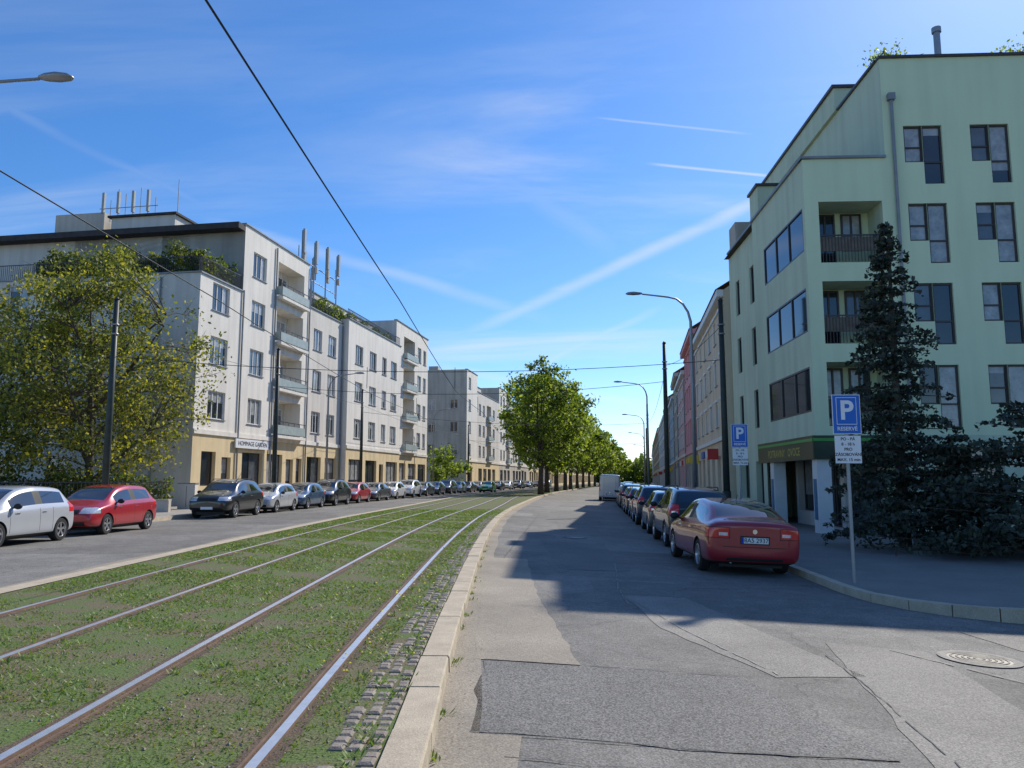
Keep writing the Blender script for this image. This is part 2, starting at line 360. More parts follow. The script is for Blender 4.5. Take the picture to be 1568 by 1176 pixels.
def seam(pts,w,m,name='road_seam',h=.011):
    mb=MB();P=[]
    for i in range(len(pts)-1):
        a=Vector(pts[i]);b=Vector(pts[i+1]);n=max(1,int((b-a).length/.12))
        for k in range(n): P.append(a.lerp(b,k/n))
    P.append(Vector(pts[-1]))
    P=[p+Vector((R.uniform(-.012,.012),R.uniform(-.012,.012))) for p in P]
    for i in range(len(P)-1):
        if R.random()<.15: continue
        t=(P[i+1]-P[i]).normalized();nn=Vector((-t.y,t.x))*w/2*R.uniform(.4,1.2)
        q=[P[i]-nn,P[i]+nn,P[i+1]+nn,P[i+1]-nn]
        mb.add([(v.x,v.y,rz(v.x,v.y)+h) for v in q],[(0,1,2,3)],m)
    mb.obj(name)
seam([(-.5,7.55),(.42,7.5),(1.9,7.37)],.012,SEAM)
seam([(-.45,5.45),(1.3,5.3),(2.35,5.3)],.012,SEAM)
seam([(1.7,17),(1.35,13),(1.3,11)],.02,SEAML)
seam([(3.9,8.9),(4.6,7.6),(5.4,6.3),(6.5,5.1)],.035,SEAML)
seam([(1.4,12.0),(1.75,9.6),(2.25,7.5)],.022,SEAML)
seam([(2.6,4.5),(2.95,7.3),(3.05,8.5)],.012,SEAM)
seam([(-.7,17),(.2,40)],.02,SEAM)
seam([(-.2,5.0),(2.6,4.7),(5,4.4)],.012,SEAM)
patch([(6.9,10.35),(8.3,10.6),(8.5,10.3),(7.2,10.05)],LINE,'road_marking',.012)
mh=empty('manhole_cover'); mb=MB()
def disc(mb,cx,cy,r0,r1,h,m,n=32):
    vs=[];fs=[]
    for k in range(n):
        a=2*math.pi*k/n
        for r in(r0,r1):
            x=cx+r*math.cos(a);y=cy+r*math.sin(a);vs.append((x,y,rz(x,y)+h))
    for k in range(n): fs.append((2*k,2*k+1,(2*((k+1)%n))+1,2*((k+1)%n)))
    mb.add(vs,fs,m)
IRON=mat('cast_iron',(.15,.14,.125),rough=.55,metal=.3,var=.3,scale=20)
disc(mb,4.72,8.65,.31,.40,.012,SEAML);disc(mb,4.72,8.65,.0,.31,.009,IRON)
for k in range(5): disc(mb,4.72,8.65,.04+.055*k,.06+.055*k,.015,SEAML)
mb.obj('cover',mh)
mb=MB();mh2=empty('manhole_cover');disc(mb,1.2,24,.0,.3,.012,IRON);disc(mb,1.2,24,.3,.36,.01,SEAM);mb.obj('cover',mh2)
# grit and blossom litter along the gutter
mb=MB();LIT=mat('leaf_litter',(.28,.22,.13),rough=.9,var=.4,scale=30)
for k in range(700):
    y=3.3+R.random()**1.5*22;x=c(y)-.47+abs(R.gauss(0,.12)) if R.random()<.75 else R.uniform(-.3,4.5)
    s=R.uniform(.005,.014);a=R.random()*6.28;z=rz(x,y)+.013
    mb.add([(x+s*math.cos(a+q),y+s*math.sin(a+q)*.6,z+R.uniform(0,.006)) for q in (0,1.9,3.9)],[(0,1,2)],LIT)
mb.obj('gutter_litter')

# ------------------------------------------------------------ grass blades
def blades():
    N=150000
    Y=3.0+ (rng.random(N)**1.75)*38
    yy=np.linspace(0,45,200);cc=np.interp(Y,yy,np.array([c(y) for y in yy]))
    off=rng.random(N)*6.1+.8
    X=cc-off
    fx=np.zeros(N)
    for q in range(9):
        k=rng.normal(0,1,2);k/=np.linalg.norm(k);fr=rng.uniform(.8,7);fx+=1.1*np.sin((X*k[0]+Y*k[1])*fr+rng.random()*6)
    fx+=rng.normal(0,1.5,N)
    keep=fx>-.35
    for r in(1.45,2.9,4.47,5.92): keep&=np.abs(off-r)>.06+.04*rng.random(N)
    near=np.abs(off-.95)<.14
    keep&=~near|(rng.random(N)<.3)
    off=off[keep];Y=Y[keep];cc=cc[keep];n=len(Y);X=cc-off
    h=rng.uniform(.008,.028,n)*(1+Y/40); w=rng.uniform(.002,.005,n)*(1+Y/5.)
    a=rng.random(n)*6.283;lx=rng.normal(0,.018,n)*(1+Y/30);ly=rng.normal(0,.018,n)
    dx=np.cos(a)*w;dy=np.sin(a)*w
    V=np.empty((n,3,3));V[:,0]=np.c_[X-dx,Y-dy,np.zeros(n)];V[:,1]=np.c_[X+dx,Y+dy,np.zeros(n)];V[:,2]=np.c_[X+lx,Y+ly,h]
    me=bpy.data.meshes.new('grass_blades');me.from_pydata(V.reshape(-1,3).tolist(),[],np.arange(n*3).reshape(-1,3).tolist())
    for nm,cl in(('blade_a',(.13,.21,.04)),('blade_b',(.19,.25,.06)),('blade_c',(.25,.21,.11)),('flower_yellow',(.75,.6,.02))): me.materials.append(leafmat(nm,cl,.3))
    me.polygons.foreach_set('material_index',rng.choice(3,n,p=[.55,.3,.15]).astype(int).tolist())
    o=bpy.data.objects.new('tram_bed_grass',me);COL.objects.link(o)
    mb=MB()
    for k in range(70):
        if R.random()<.6: y=R.uniform(6,13);x=c(y)-R.gauss(1.25,.2)
        else: y=R.uniform(7,24);x=c(y)-R.uniform(.9,6.5)
        r=.012+.0008*y; P=[(x+r*math.cos(q),y+r*math.sin(q),.05) for q in(0,1.57,3.14,4.71)]+[(x,y,.062)]
        mb.add(P,[(0,1,4),(1,2,4),(2,3,4),(3,0,4)],MATS['flower_yellow'])
    mb.obj('dandelions')
    mb=MB()
    for k in range(280):
        y=R.uniform(3.6,22)
        q0=R.random()
        x=c(y)-.77-R.random()*.3 if q0<.35 else (c(y)-R.uniform(1.1,6.6) if q0<.95 else c(y)-.47)
        if any(abs(c(y)-x-r)<.1 for r in (1.45,2.9,4.47,5.92)): continue
        m_=MATS[R.choice(['blade_a','blade_a','blade_b'])]
        for q in range(14):
            a=R.random()*6.28;l=R.uniform(.03,.085);ww=.008
            z0=0 if x<c(y)-.6 else rz(x,y)
            p=Vector((x+R.gauss(0,.03),y+R.gauss(0,.03),z0));d=Vector((math.cos(a),math.sin(a),R.uniform(.4,1.4))).normalized()*l;s_=Vector((-math.sin(a),math.cos(a),0))*ww
            mb.add([p,p+d*.6+s_,p+d,p+d*.6-s_],[(0,1,2,3)],m_)
    mb.obj('weed_tufts')
    mb=MB();PB=mat('pebble',(.27,.24,.19),rough=.9,var=.3,scale=20)
    for k in range(1300):
        y=3.2+R.random()**1.6*16;x=c(y)-R.uniform(.78,6.6)
        if any(abs(c(y)-x-r)<.06 for r in (1.45,2.9,4.47,5.92)): continue
        s=R.uniform(.005,.014);z=.004
        mb.add([(x-s,y-s*.7,z),(x+s*.8,y-s,z),(x+s,y+s*.8,z),(x-s*.7,y+s,z),(x,y,z+s*.8)],[(0,1,4),(1,2,4),(2,3,4),(3,0,4)],PB)
    mb.obj('gravel')
blades()

# ------------------------------------------------------------ trees
BARK=mat('bark',(.085,.07,.055),rough=.9,var=.3,scale=8,bump=.6,bscale=30)
def leafmesh(name,C,size,mats,mi,parent,flat=.0):
    n=len(C);a=rng.normal(size=(n,3));a/=np.linalg.norm(a,axis=1)[:,None]
    b=np.cross(a,rng.normal(size=(n,3)));b/=np.linalg.norm(b,axis=1)[:,None]
    s=(size*rng.uniform(.6,1.25,n))[:,None]
    V=np.stack([C-a*s,C+b*s*.6-a*s*.1,C+a*s,C-b*s*.6+a*s*.1],1)
    me=bpy.data.meshes.new(name);me.from_pydata(V.reshape(-1,3).tolist(),[],np.arange(n*4).reshape(-1,4).tolist())
    for m in mats: me.materials.append(m)
    me.polygons.foreach_set('material_index',mi.astype(int).tolist())
    o=bpy.data.objects.new(name,me);COL.objects.link(o);o.parent=parent
def tree(name,base,H,rad,th,nclump,nleaf,leaf,mats,seed,tr=.22,sparse=1.,clr=1.):
    rr=random.Random(seed);E=empty(name);mb=MB();B=Vector(base)
    top=B+Vector((rr.uniform(-.4,.4),rr.uniform(-.4,.4),H*.8))
    pts=[B,B+Vector((0,0,th*.5)),B+Vector((rr.uniform(-.1,.1),0,th)),B.lerp(top,.65)+Vector((rr.uniform(-.3,.3),0,0)),top]
    tube(mb,pts,[tr*1.35,tr,tr*.85,tr*.5,tr*.12],BARK,8)
    cz=(H+th*.8)/2;hz=(H-th*.8)/2;C=[];MI=[]
    nl=9;limbs=[]
    for i in range(nl):
        a=i*2.4+rr.random()*.6;z0=th*.8+(H*.6-th*.8)*i/nl;l=rad*rr.uniform(.45,.75)
        p0=B+Vector((0,0,z0));p1=p0+Vector((math.cos(a)*l*.5,math.sin(a)*l*.5,l*.45));p2=p0+Vector((math.cos(a)*l,math.sin(a)*l,l*.95))
        tube(mb,[p0,p1,p2],[tr*.5,tr*.35,tr*.15],BARK,6,False);limbs+= [p0,p1,p2,(p0+p1)/2,(p1+p2)/2]
    for i in range(nclump):
        while True:
            v=Vector((rr.uniform(-1,1),rr.uniform(-1,1),rr.uniform(-1,1)))
            if .2<v.length<1: break
        w=1-.25*max(0,v.z)-.12*max(0,-v.z)
        lump=1+.16*math.sin(3*math.atan2(v.y,v.x)+seed)+.1*math.sin(5*v.z+seed)
        p=B+Vector((v.x*rad*w*lump,v.y*rad*w*lump,cz+v.z*hz))
        st=min(limbs,key=lambda q:(q-p).length+ (3 if q.z>p.z else 0))
        mid=st.lerp(p,.5)+Vector((rr.uniform(-.25,.25),rr.uniform(-.25,.25),.15+rr.uniform(-.2,.3)))
        if i%2==0 or sparse<1: tube(mb,[st,mid,p],[tr*.16,tr*.1,.012],BARK,4,False)
        r=clr*rr.uniform(.55,1.25);k=int(nleaf*rr.uniform(.5,1.4))
        q=rng.normal(size=(k,3))*[r*.55,r*.55,r*.4]+np.array(p)
        C.append(q);pm=rr.choice([[.6,.3,.1],[.2,.6,.2],[.15,.35,.5]]);MI.append(rng.choice(3,k,p=pm))
        if sparse<1:
            for t in range(3):
                d=Vector((rr.gauss(0,.6),rr.gauss(0,.6),rr.gauss(.2,.5)));tube(mb,[p.lerp(mid,rr.random()*.5),p+d],[.015,.005],BARK,3,False)
    mb.obj('trunk_and_limbs',E,smooth=True)
    leafmesh('crown',np.concatenate(C),leaf,mats,np.concatenate(MI),E)
LM=[leafmat('leaf_light',(.21,.265,.045),.52),leafmat('leaf_mid',(.14,.19,.03),.46),leafmat('leaf_dark',(.065,.10,.02),.4)]
LY=[leafmat('leafy_yellow',(.29,.27,.045),.48),leafmat('leafy_olive',(.17,.185,.035),.44),leafmat('leafy_dark',(.075,.095,.025),.38)]
tree('street_tree',(.55,84,0),14.7,5.0,3.6,150,80,.19,LM,1,.28)
for i,(y,dx,h) in enumerate([(96,-.3,15),(107,0,14.8),(119,.2,14.5),(131,0,15),(145,0,15),(160,0,15.),(178,0,15),(198,0,15),(222,0,15),(250,0,15.5),(285,0,16),(330,0,16)]):
    tree('street_tree',(c(y)-1.2+dx,y,0),h,5.1+.3*math.sin(i*2)+(.8 if i>6 else 0),3.5,85 if i<6 else 60,58 if i<6 else 50,.28 if i<6 else .42,LM,10+i,.27)
tree('broadleaf_tree',(-22.6,38.6,.05),13.4,5.7,1.7,240,120,.105,LY,31,.24,sparse=.5,clr=1.)
tree('broadleaf_tree',(-28.5,38,.05),11,4.8,1.4,120,100,.105,LY,37,.2,sparse=.5,clr=1.)
tree('small_tree',(-12.6,108,.05),6.5,3.0,1.5,30,70,.2,LM,41,.12)
NE=[leafmat('needle_light',(.055,.07,.045),.1),leafmat('needle_mid',(.035,.048,.032),.1),leafmat('needle_dark',(.018,.026,.019),.05)]
def spruce(name,base,H,rb,z0,seed,whorls,top_r=.12,dens=1.,up=0.):
    rr=random.Random(seed);E=empty(name);mb=MB();B=Vector(base)
    tube(mb,[B,B+Vector((0,0,H*.5)),B+Vector((.05,0,H))],[.17,.1,.02],BARK,7)
    C=[];M=[]
    for w in range(whorls):
        t=(w+rr.random()*.6)/whorls; z=z0+(H-z0)*t
        L0=rb*((1-t)**.8)+top_r
        nb=int(7+rr.random()*3)
        for k in range(nb):
            a=rr.random()*6.28; L=L0*rr.choice([.5,.8,1,1.2,1.3]); droop=-.3*L+ .1*rr.random()+up*L
            d=Vector((math.cos(a),math.sin(a),0));st=B+Vector((0,0,z));
            mid=st+d*L*.5+Vector((0,0,droop*.5+.06*L)); en=st+d*L+Vector((0,0,droop+.16*L))
            tube(mb,[st,mid,en],[.025,.015,.005],BARK,3,False)
            n=int((L*34+5)*dens)
            tt=rng.random(n)**.6
            side=np.array([-d.y,d.x,0]);P=np.array(st)+np.outer(tt,np.array(en-st))
            P[:,2]+=.08*L*np.sin(tt*3.14)-np.abs(rng.normal(0,.08,n))
            P+=np.outer(rng.normal(0,1,n)*(.05+.14*L*(1-tt*.75)),side)
            C.append(P);M.append(rng.choice(3,n,p=rr.choice([[.5,.35,.15],[.15,.5,.35]])))
    mb.obj('trunk_and_boughs',E)
    leafmesh('needles',np.concatenate(C),.075,NE,np.concatenate(M),E)
spruce('spruce_tree',(9.85,21.2,-.28),9.05,1.6,.5,3,44,.12)
spruce('low_conifer',(12.0,18.9,-.28),3.8,2.9,.15,5,20,.3,.9,.15)
spruce('low_conifer',(10.4,19.8,-.28),3.0,1.7,.15,6,16,.3,.9,.15)
spruce('low_conifer',(15.0,19.2,-.28),4.3,2.6,.15,8,20,.3,.9,.15)
def hedge(name,x0,x1,y0,y1,z0,z1,n,mats,size=.07):
    E=empty(name);P=np.c_[rng.uniform(x0,x1,n),rng.uniform(y0,y1,n),z0+(z1-z0)*rng.random(n)**.7]
    P[:,2]+=.15*np.sin(P[:,0]*2.1)+rng.normal(0,.07,n)
    leafmesh('foliage',P,size,mats,rng.choice(3,n),E)
    mb=MB()
    for k in range(int((x1-x0+y1-y0)*2)):
        x=R.uniform(x0,x1);y=R.uniform(y0,y1);tube(mb,[(x,y,z0),(x+R.uniform(-.2,.2),y,z1-.2)],[.03,.01],BARK,4,False)
    mb.obj('stems',E)
hedge('garden_hedge',-40,-17.8,37.0,37.9,.0,1.7,8000,[LM[2],LY[2],LY[1]],.11)
hedge('shrub',-13.8,-12.2,101,107,.0,3.2,2500,LM,.2)

# ------------------------------------------------------------ buildings
WW=mat('stucco_white',(.76,.71,.63),rough=.9,var=.05,scale=.5,bump=.12,bscale=40,stain=.10)
WG=mat('stucco_grey',(.66,.61,.54),rough=.9,var=.06,scale=.5,bump=.12,bscale=40,stain=.12)
CR=mat('plinth_cream',(.70,.55,.32),rough=.9,var=.08,scale=.7,stain=.12)
GRY=mat('stucco_old_grey',(.52,.465,.39),rough=.9,var=.1,scale=.5,stain=.18)
ROOFD=mat('roof_dark',(.05,.045,.045),rough=.8,var=.3)
def sides(mb,fr,u0,u1,z0,z1,dep,wall,roof=None,end0=True,end1=True,back=True):
    if end0: mb.quad(fr.p(u0,z0),fr.p(u0,z1),fr.p(u0,z1,-dep),fr.p(u0,z0,-dep),wall)
    if end1: mb.quad(fr.p(u1,z0),fr.p(u1,z1),fr.p(u1,z1,-dep),fr.p(u1,z0,-dep),wall)
    if back: mb.quad(fr.p(u0,z0,-dep),fr.p(u1,z0,-dep),fr.p(u1,z1,-dep),fr.p(u0,z1,-dep),wall)
    mb.quad(fr.p(u0,z1-.06,0),fr.p(u1,z1-.06,0),fr.p(u1,z1-.06,-dep),fr.p(u0,z1-.06,-dep),roof or ROOFD)
def coping(mb,fr,u0,u1,z,m=ZINC): box(mb,fr,u0-.05,u1+.05,z+.003,z+.09,-.3,.09,m)
FZ=[4.75,8.15,11.55,14.95]
def wrow(u,w,rows,zc=1.45,h=1.75,**k): return [(u-w/2,u+w/2,FZ[r]+zc-h/2,FZ[r]+zc+h/2,'win',dict(n=k.get('n',3))) for r in rows]
def logs(u0,u1,rows,**k): return [(u0,u1,FZ[r],FZ[r]+2.65,'log',k) for r in rows]
def pipe(mb,fr,u,z0,z1): tube(mb,[fr.p(u,z0,.09),fr.p(u,z1,.09)],.06,ZINC,8)
UL=(.1386,.9903,0);NL=(.9903,-.1386,0)
rr=random.Random(3)
Eb=empty('apartment_building');mb=MB();F=FR((-20.3,45,0),UL,NL)
SH=lambda a,b,z0=.5,z1=3.4:(a,b,z0,z1,'shop',dict(n=max(1,int((b-a)/1.1))))
facade(mb,F,0,5,4.4,14.1,wrow(2.4,2.0,[0,1,2]),WW,rr)
facade(mb,F,0,5,0,4.4,[SH(1.0,2.6,1.2,3.3),(3.3,4.4,.1,3.0,'shop',dict(n=1))],CR,rr)
facade(mb,F,5,15.2,4.4,18.8,wrow(7.2,1.9,[0,1,2,3])+logs(9.9,14.3,[0,1,2,3]),WW,rr)
facade(mb,F,5,15.2,0,4.4,[SH(5.8,8.6),SH(9.2,11.6),(12.2,13.4,.1,3.1,'shop',dict(n=1)),SH(13.9,14.9,1.2,3.2)],CR,rr)
sides(mb,F,5,15.2,0,18.8,13,WG); coping(mb,F,5,15.2,18.8); coping(mb,F,0,5,14.1)
sides(mb,F,0,5,0,14.1,.4,WG,end0=False,end1=False,back=False)
box(mb,F,-.02,15.2,4.32,4.6,.003,.1,WW)
pipe(mb,F,5.0,.1,14.2);pipe(mb,F,9.5,.1,18.5)
FE=FR((-20.3,45,0),(-.9903,.1386,0),(-.1386,-.9903,0))
ops=[]
for u in (9,12.5,16.5,20.5,24.5,28.5,33,37):
    for r in (0,1,2): ops.append((u-.8,u+.8,FZ[r]+.6,FZ[r]+2.3,'win',dict(n=2)))
    ops.append((u-.7,u+.7,1.4,3.1,'win',dict(n=2)))
facade(mb,FE,0,45,0,14.1,ops,WG,rr)
mb.quad(FE.p(0,14.04),FE.p(45,14.04),FE.p(45,14.04,-5),FE.p(0,14.04,-5),ROOFD)
coping(mb,FE,0,45,14.1);pipe(mb,FE,2.6,.1,13.9)
FP=FR(F.p(5,0,0),(-.9903,.1386,0),(-.1386,-.9903,0))
facade(mb,FP,0,45,14.0,18.4,[(u,u+2.2,14.3,16.9,'win',dict(n=2)) for u in (4,9,14,19,24,30,36)],WG,rr)
box(mb,FP,0.01,45,18.3,18.7,-.2,.9,ROOFD)
mb.quad(FP.p(0,18.5,0),FP.p(45,18.5,0),FP.p(45,18.5,-10),FP.p(0,18.5,-10),ROOFD)
for a,b,fr_ in ((0,16,FE),(0,4.9,F)):
    n=int((b-a)/.14)
    for i in range(n+1):
        uu=a+(b-a)*i/n;box(mb,fr_,uu-.012,uu+.012,14.2,15.15,-.12,-.1,DARKF)
    box(mb,fr_,a,b,15.15,15.2,-.13,-.09,DARKF)
box(mb,F,6,12,18.75,20.2,-11,-6,WG); box(mb,F,5.8,12.2,20.2,20.35,-11.2,-5.8,ROOFD)
box(mb,F,6.5,9,18.75,20.9,-16,-12,GRY)
for k in range(8):
    d=-8.-k*.6; tube(mb,[F.p(6.6,20.2,d),F.p(6.6,21.8+.4*(k%3),d)],.035,METAL,5)
    if k%2: box(mb,F,6.5,6.7,20.8,22.4,d-.09,d+.09,ANT)
tube(mb,[F.p(6.6,21.2,-12.5),F.p(6.6,21.2,-7.8)],.03,METAL,5)
tube(mb,[F.p(7,18.7,-6.5),F.p(7,23.2,-6.5)],.035,METAL,5)
mb.obj('walls_and_windows',Eb)
hp=rng.uniform(0,1,(8500,3))
P=np.array([tuple(FE.p(.1+11.5*a,14.2+2.2*b*(.45+.55*abs(math.sin(a*9)*math.sin(a*21+1))),-.1-1.6*q)) for a,b,q in hp]);leafmesh('terrace_plants',P,.12,[LM[2],LY[2],LY[1]],rng.choice(3,len(P)),Eb)
P=np.array([tuple(F.p(.3+4.3*a,14.3+1.7*b*(.4+.6*abs(math.sin(a*8))),-.2-1.0*q)) for a,b,q in rng.random((1700,3))]);leafmesh('terrace_plants_side',P,.11,[LM[2],LY[2],LM[1]],rng.choice(3,len(P)),Eb)
Eb=empty('apartment_building');mb=MB()
facade(mb,F,15.2,22.5,4.4,15.4,wrow(17.2,1.7,[0,1,2])+wrow(20.2,1.7,[0,1,2]),WG,rr)
facade(mb,F,15.2,22.5,0,4.4,[SH(15.8,18.5),SH(19.3,21.7)],CR,rr)
F2=FR(F.p(0,0,.55),UL,NL)
facade(mb,F2,22.5,37.5,4.4,15.9,wrow(25.2,1.9,[0,1,2])+wrow(28.9,1.9,[0,1,2])+wrow(32.2,1.3,[0,1,2],n=2)+wrow(35.2,1.9,[0,1,2]),WW,rr)
facade(mb,F2,22.5,37.5,0,4.4,[SH(23.2,26.5),SH(27.4,30.4),(31.2,32.4,.1,3.1,'shop',dict(n=1)),SH(33.2,36.8)],CR,rr)
sides(mb,F,15.2,50,0,15.4,13,WG,end0=False)
sides(mb,F2,22.5,37.5,0,15.9,3,WW);coping(mb,F2,22.5,37.5,15.9);coping(mb,F,15.25,22.4,15.4)
facade(mb,F,37.5,50,4.4,18.9,wrow(46.3,1.5,[0,1,2,3],n=2)+wrow(48.5,1.2,[0,1,2,3],n=2)+logs(40.2,44.4,[0,1,2,3])+wrow(38.7,.8,[0,1,2],n=1),WW,rr)
facade(mb,F,37.5,50,0,4.4,[SH(38.2,41.5),SH(42.4,45.4),SH(46.2,49.4)],CR,rr)
sides(mb,F,37.5,50,0,18.9,13,WG);coping(mb,F,37.5,50,18.9)
box(mb,F,15.2,22.5,4.32,4.6,.003,.1,WW);box(mb,F2,22.5,37.5,4.32,4.6,.003,.1,WW);box(mb,F,37.5,50,4.32,4.6,.003,.1,WW)
FS=FR(F.p(0,0,-2.2),UL,NL)
facade(mb,FS,15.2,37.5,15.3,18.0,[(u,u+1.6,15.8,17.5,'win',dict(n=2)) for u in (17,20.5,24,27.5,31,34.5)],WG,rr)
sides(mb,FS,15.2,37.5,15.3,18.0,9,WG);coping(mb,FS,15.2,37.5,18.0)
for a,b,z,fr_ in ((15.3,22.4,15.5,F),(22.6,37.4,16.0,F2)):
    n=int((b-a)/.3)
    for i in range(n+1):
        uu=a+(b-a)*i/n;box(mb,fr_,uu-.02,uu+.02,z,z+.8,-.17,-.13,DARKF)
    box(mb,fr_,a,b,z+.8,z+.86,-.18,-.12,DARKF)
for k,(u,d,zt) in enumerate(((15.6,-.9,21.9),(16.8,-1.4,20.4),(18.0,-.9,21.6),(19.2,-1.6,20.6),(20.4,-.9,21.8),(21.6,-1.4,20.9),(22.8,-.9,21.8))):
    tube(mb,[F.p(u,15.4,d),F.p(u,zt,d)],.055,METAL,6)
    box(mb,F,u-.15,u+.15,zt-1.9,zt+.1,d+.1,d+.28,ANT)
    if k%2==0: box(mb,F,u-.12,u+.12,zt-2.7,zt-2.15,d+.1,d+.3,GRY)
for z in (18.3,19.6): tube(mb,[F.p(15.4,z,-1.1),F.p(23,z,-1.1)],.04,METAL,5)
for u in (15.4,23): tube(mb,[F.p(u,17.9,-1.1),F.p(u,20.6,-1.1)],.04,METAL,5)
for u in (17.5,23.5,30,35,38.5): box(mb,F,u-.5,u+.5,17.9,19.0,-8.5,-7,GRY)
pipe(mb,F,22.3,.1,15.2);pipe(mb,F,37.4,.1,15.3);pipe(mb,F,15.3,.1,18.6)
mb.obj('walls_and_windows',Eb)
P=np.array([tuple(F2.p(17+20*a,15.7+1.3*b*(.3+.7*abs(math.sin(a*19))),-.6-.7*q)) for a,b,q in rng.random((3200,3))]);leafmesh('terrace_plants',P,.13,[LM[2],LY[2],LM[1]],rng.choice(3,len(P)),Eb)
def lblock(name,s0,s1,H,wall,seed,end=GRY,step=0):
    rr=random.Random(seed);E=empty(name);mb=MB()
    ops=[];u=s0+2;k=0
    rows=[0,1,2,3] if H>18 else [0,1,2]
    while u<s1-2.5:
        if k%4==2: ops+=logs(u-.6,u+3.2,rows);u+=5.6
        else: ops+=wrow(u,1.7,rows);u+=3.1
        k+=1
    facade(mb,F,s0,s1,4.4,H,ops,wall,rr)
    sh=[];u=s0+1
    while u<s1-4: sh.append(SH(u,u+2.8));u+=3.8
    facade(mb,F,s0,s1,0,4.4,sh,CR if seed%2 else GRY,rr)
    sides(mb,F,s0,s1,0,H,13,wall,end0=False);coping(mb,F,s0,s1,H)
    box(mb,F,s0,s1,4.32,4.6,.003,.12,wall)
    fe=FR(F.p(s0,0),(-.9903,.1386,0),(-.1386,-.9903,0))
    facade(mb,fe,0,13,0,H,[(u-.6,u+.6,FZ[r]+.6,FZ[r]+2.2,'win',dict(n=2)) for u in (2,5.5,9) for r in (0,1,2)],end,rr)
    for u in np.arange(s0+4,s1-2,9.): box(mb,F,u-.6,u+.6,H-.1,H+1.1,-7,-5.5,GRY)
    if step: box(mb,F,s0+2,s1-3,H-.05,H+step,-10,-2.8,wall);box(mb,F,s0+1.9,s1-2.9,H+step,H+step+.1,-10.1,-2.7,ROOFD)
    mb.obj('walls_and_windows',E)
lblock('apartment_building',71.5,79,18.3,WW,11)
lblock('apartment_building',79.01,98,15.7,WG,19,step=2.3)
lblock('apartment_building',98.01,112,18.6,WW,12)
lblock('apartment_building',112.01,135,15.7,WG,14,step=2.3)
lblock('apartment_building',135.02,160,17.2,WW,13)
lblock('apartment_building',172,230,17,WW,15)
lblock('apartment_building',245,390,16,GRY,17)

# ---- green corner building
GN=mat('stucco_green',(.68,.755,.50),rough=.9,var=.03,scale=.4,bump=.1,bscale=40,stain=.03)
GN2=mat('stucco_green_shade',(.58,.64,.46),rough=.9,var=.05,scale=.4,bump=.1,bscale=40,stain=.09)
FASC=mat('shop_fascia',(.03,.05,.03),rough=.3,var=.2);FGR=mat('shop_green',(.08,.35,.07),rough=.4,var=.1)
rr=random.Random(9);EG=empty('green_apartment_building');mb=MB()
a_=(.99986,-.017,0);b_=(.017,.99986,0);na=(-.99986,.017,0);nb=(-.017,-.99986,0)
O=Vector((9.7,27,0));GF=FR(O,a_,nb);GLf=FR(O,b_,na);zb=-.6
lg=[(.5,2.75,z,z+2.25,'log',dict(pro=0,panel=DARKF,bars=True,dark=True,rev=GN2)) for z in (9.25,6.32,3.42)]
facade(mb,GF,0,2.95,3.1,13.1,lg,GN,rr)
wins=[]
for u in (3.65,6.0,9.4,11.75,15.2,17.55,21,23.4):
    for t in (14.3,11.38,8.46,5.54):
        gw=[.4,.3,.3]
        wins.append((u,u+.66,t-1.38,t,'dkw',dict(n=1,bar=.42,gw=gw)))
        wins.append((u+.66,u+1.36,t-2.2,t,'dkw',dict(n=1,bar=.38,gw=gw)))
        box(mb,GF,u+.62,u+.70,t-1.38,t,-.14,-.05,DARKF)
facade(mb,GF,2.95,30,3.1,16.9,wins,GN,rr)
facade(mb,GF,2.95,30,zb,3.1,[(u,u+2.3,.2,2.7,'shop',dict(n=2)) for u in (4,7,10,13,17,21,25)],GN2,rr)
bw=[(.25,5.3,z,z+h,'glz',dict(n=3,glass=GL[0])) for z,h in ((9.75,1.6),(6.8,1.6),(3.95,1.6))]
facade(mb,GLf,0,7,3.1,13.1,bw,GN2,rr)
GL2=FR(GLf.p(0,0,-.25),b_,na)
nw=[(u,u+.75,z,z+1.75,'dkw',dict(n=1,glass=GL[0])) for u in (7.9,10.6) for z in (9.7,6.8,3.9)]
facade(mb,GL2,7,12.6,zb,13.3,nw+[(7.6,8.8,-.2,2.4,'shop',dict(n=1)),(10,11.6,.7,2.4,'shop',dict(n=2))],GN2,rr)
mb.quad(GLf.p(7,3.1,0),GLf.p(7,13.1,0),GLf.p(7,13.1,-.25),GLf.p(7,3.1,-.25),GN2)
mb.quad(GL2.p(12.6,zb),GL2.p(12.6,13.3),GL2.p(12.6,13.3,-12),GL2.p(12.6,zb,-12),GN2)
mb.quad(GLf.p(0,13.04),GLf.p(12.6,13.04),GLf.p(12.6,13.04,-3),GLf.p(0,13.04,-3),ROOFD)
coping(mb,GLf,0,7,13.1,ZINC);coping(mb,GF,0,2.9,13.1,ZINC);coping(mb,GL2,7.1,12.6,13.3,ZINC)
GS=FR(O+Vector(a_)*2.95,b_,na)
facade(mb,GS,0,17,13.0,16.9,[(7,9,13.3,15.6,'dkw',dict(n=2)),(12,14,13.3,15.6,'dkw',dict(n=2))],GN2,rr)
mb.quad(GS.p(0,16.85),GS.p(17,16.85),GS.p(17,16.85,-27),GS.p(0,16.85,-27),ROOFD)
mb.quad(GS.p(17,-.5),GS.p(17,16.9),GS.p(17,16.9,-27),GS.p(17,-.5,-27),GN2)
mb.quad(GS.p(12.3,-.5),GS.p(17,-.5),GS.p(17,13),GS.p(12.3,13),GN2)
mb.quad(GF.p(30,-.5),GF.p(30,16.9),GF.p(30,16.9,-17),GF.p(30,-.5,-17),GN2)
coping(mb,GF,2.95,30,16.9,DARKF);coping(mb,GS,.3,17,16.9,DARKF)
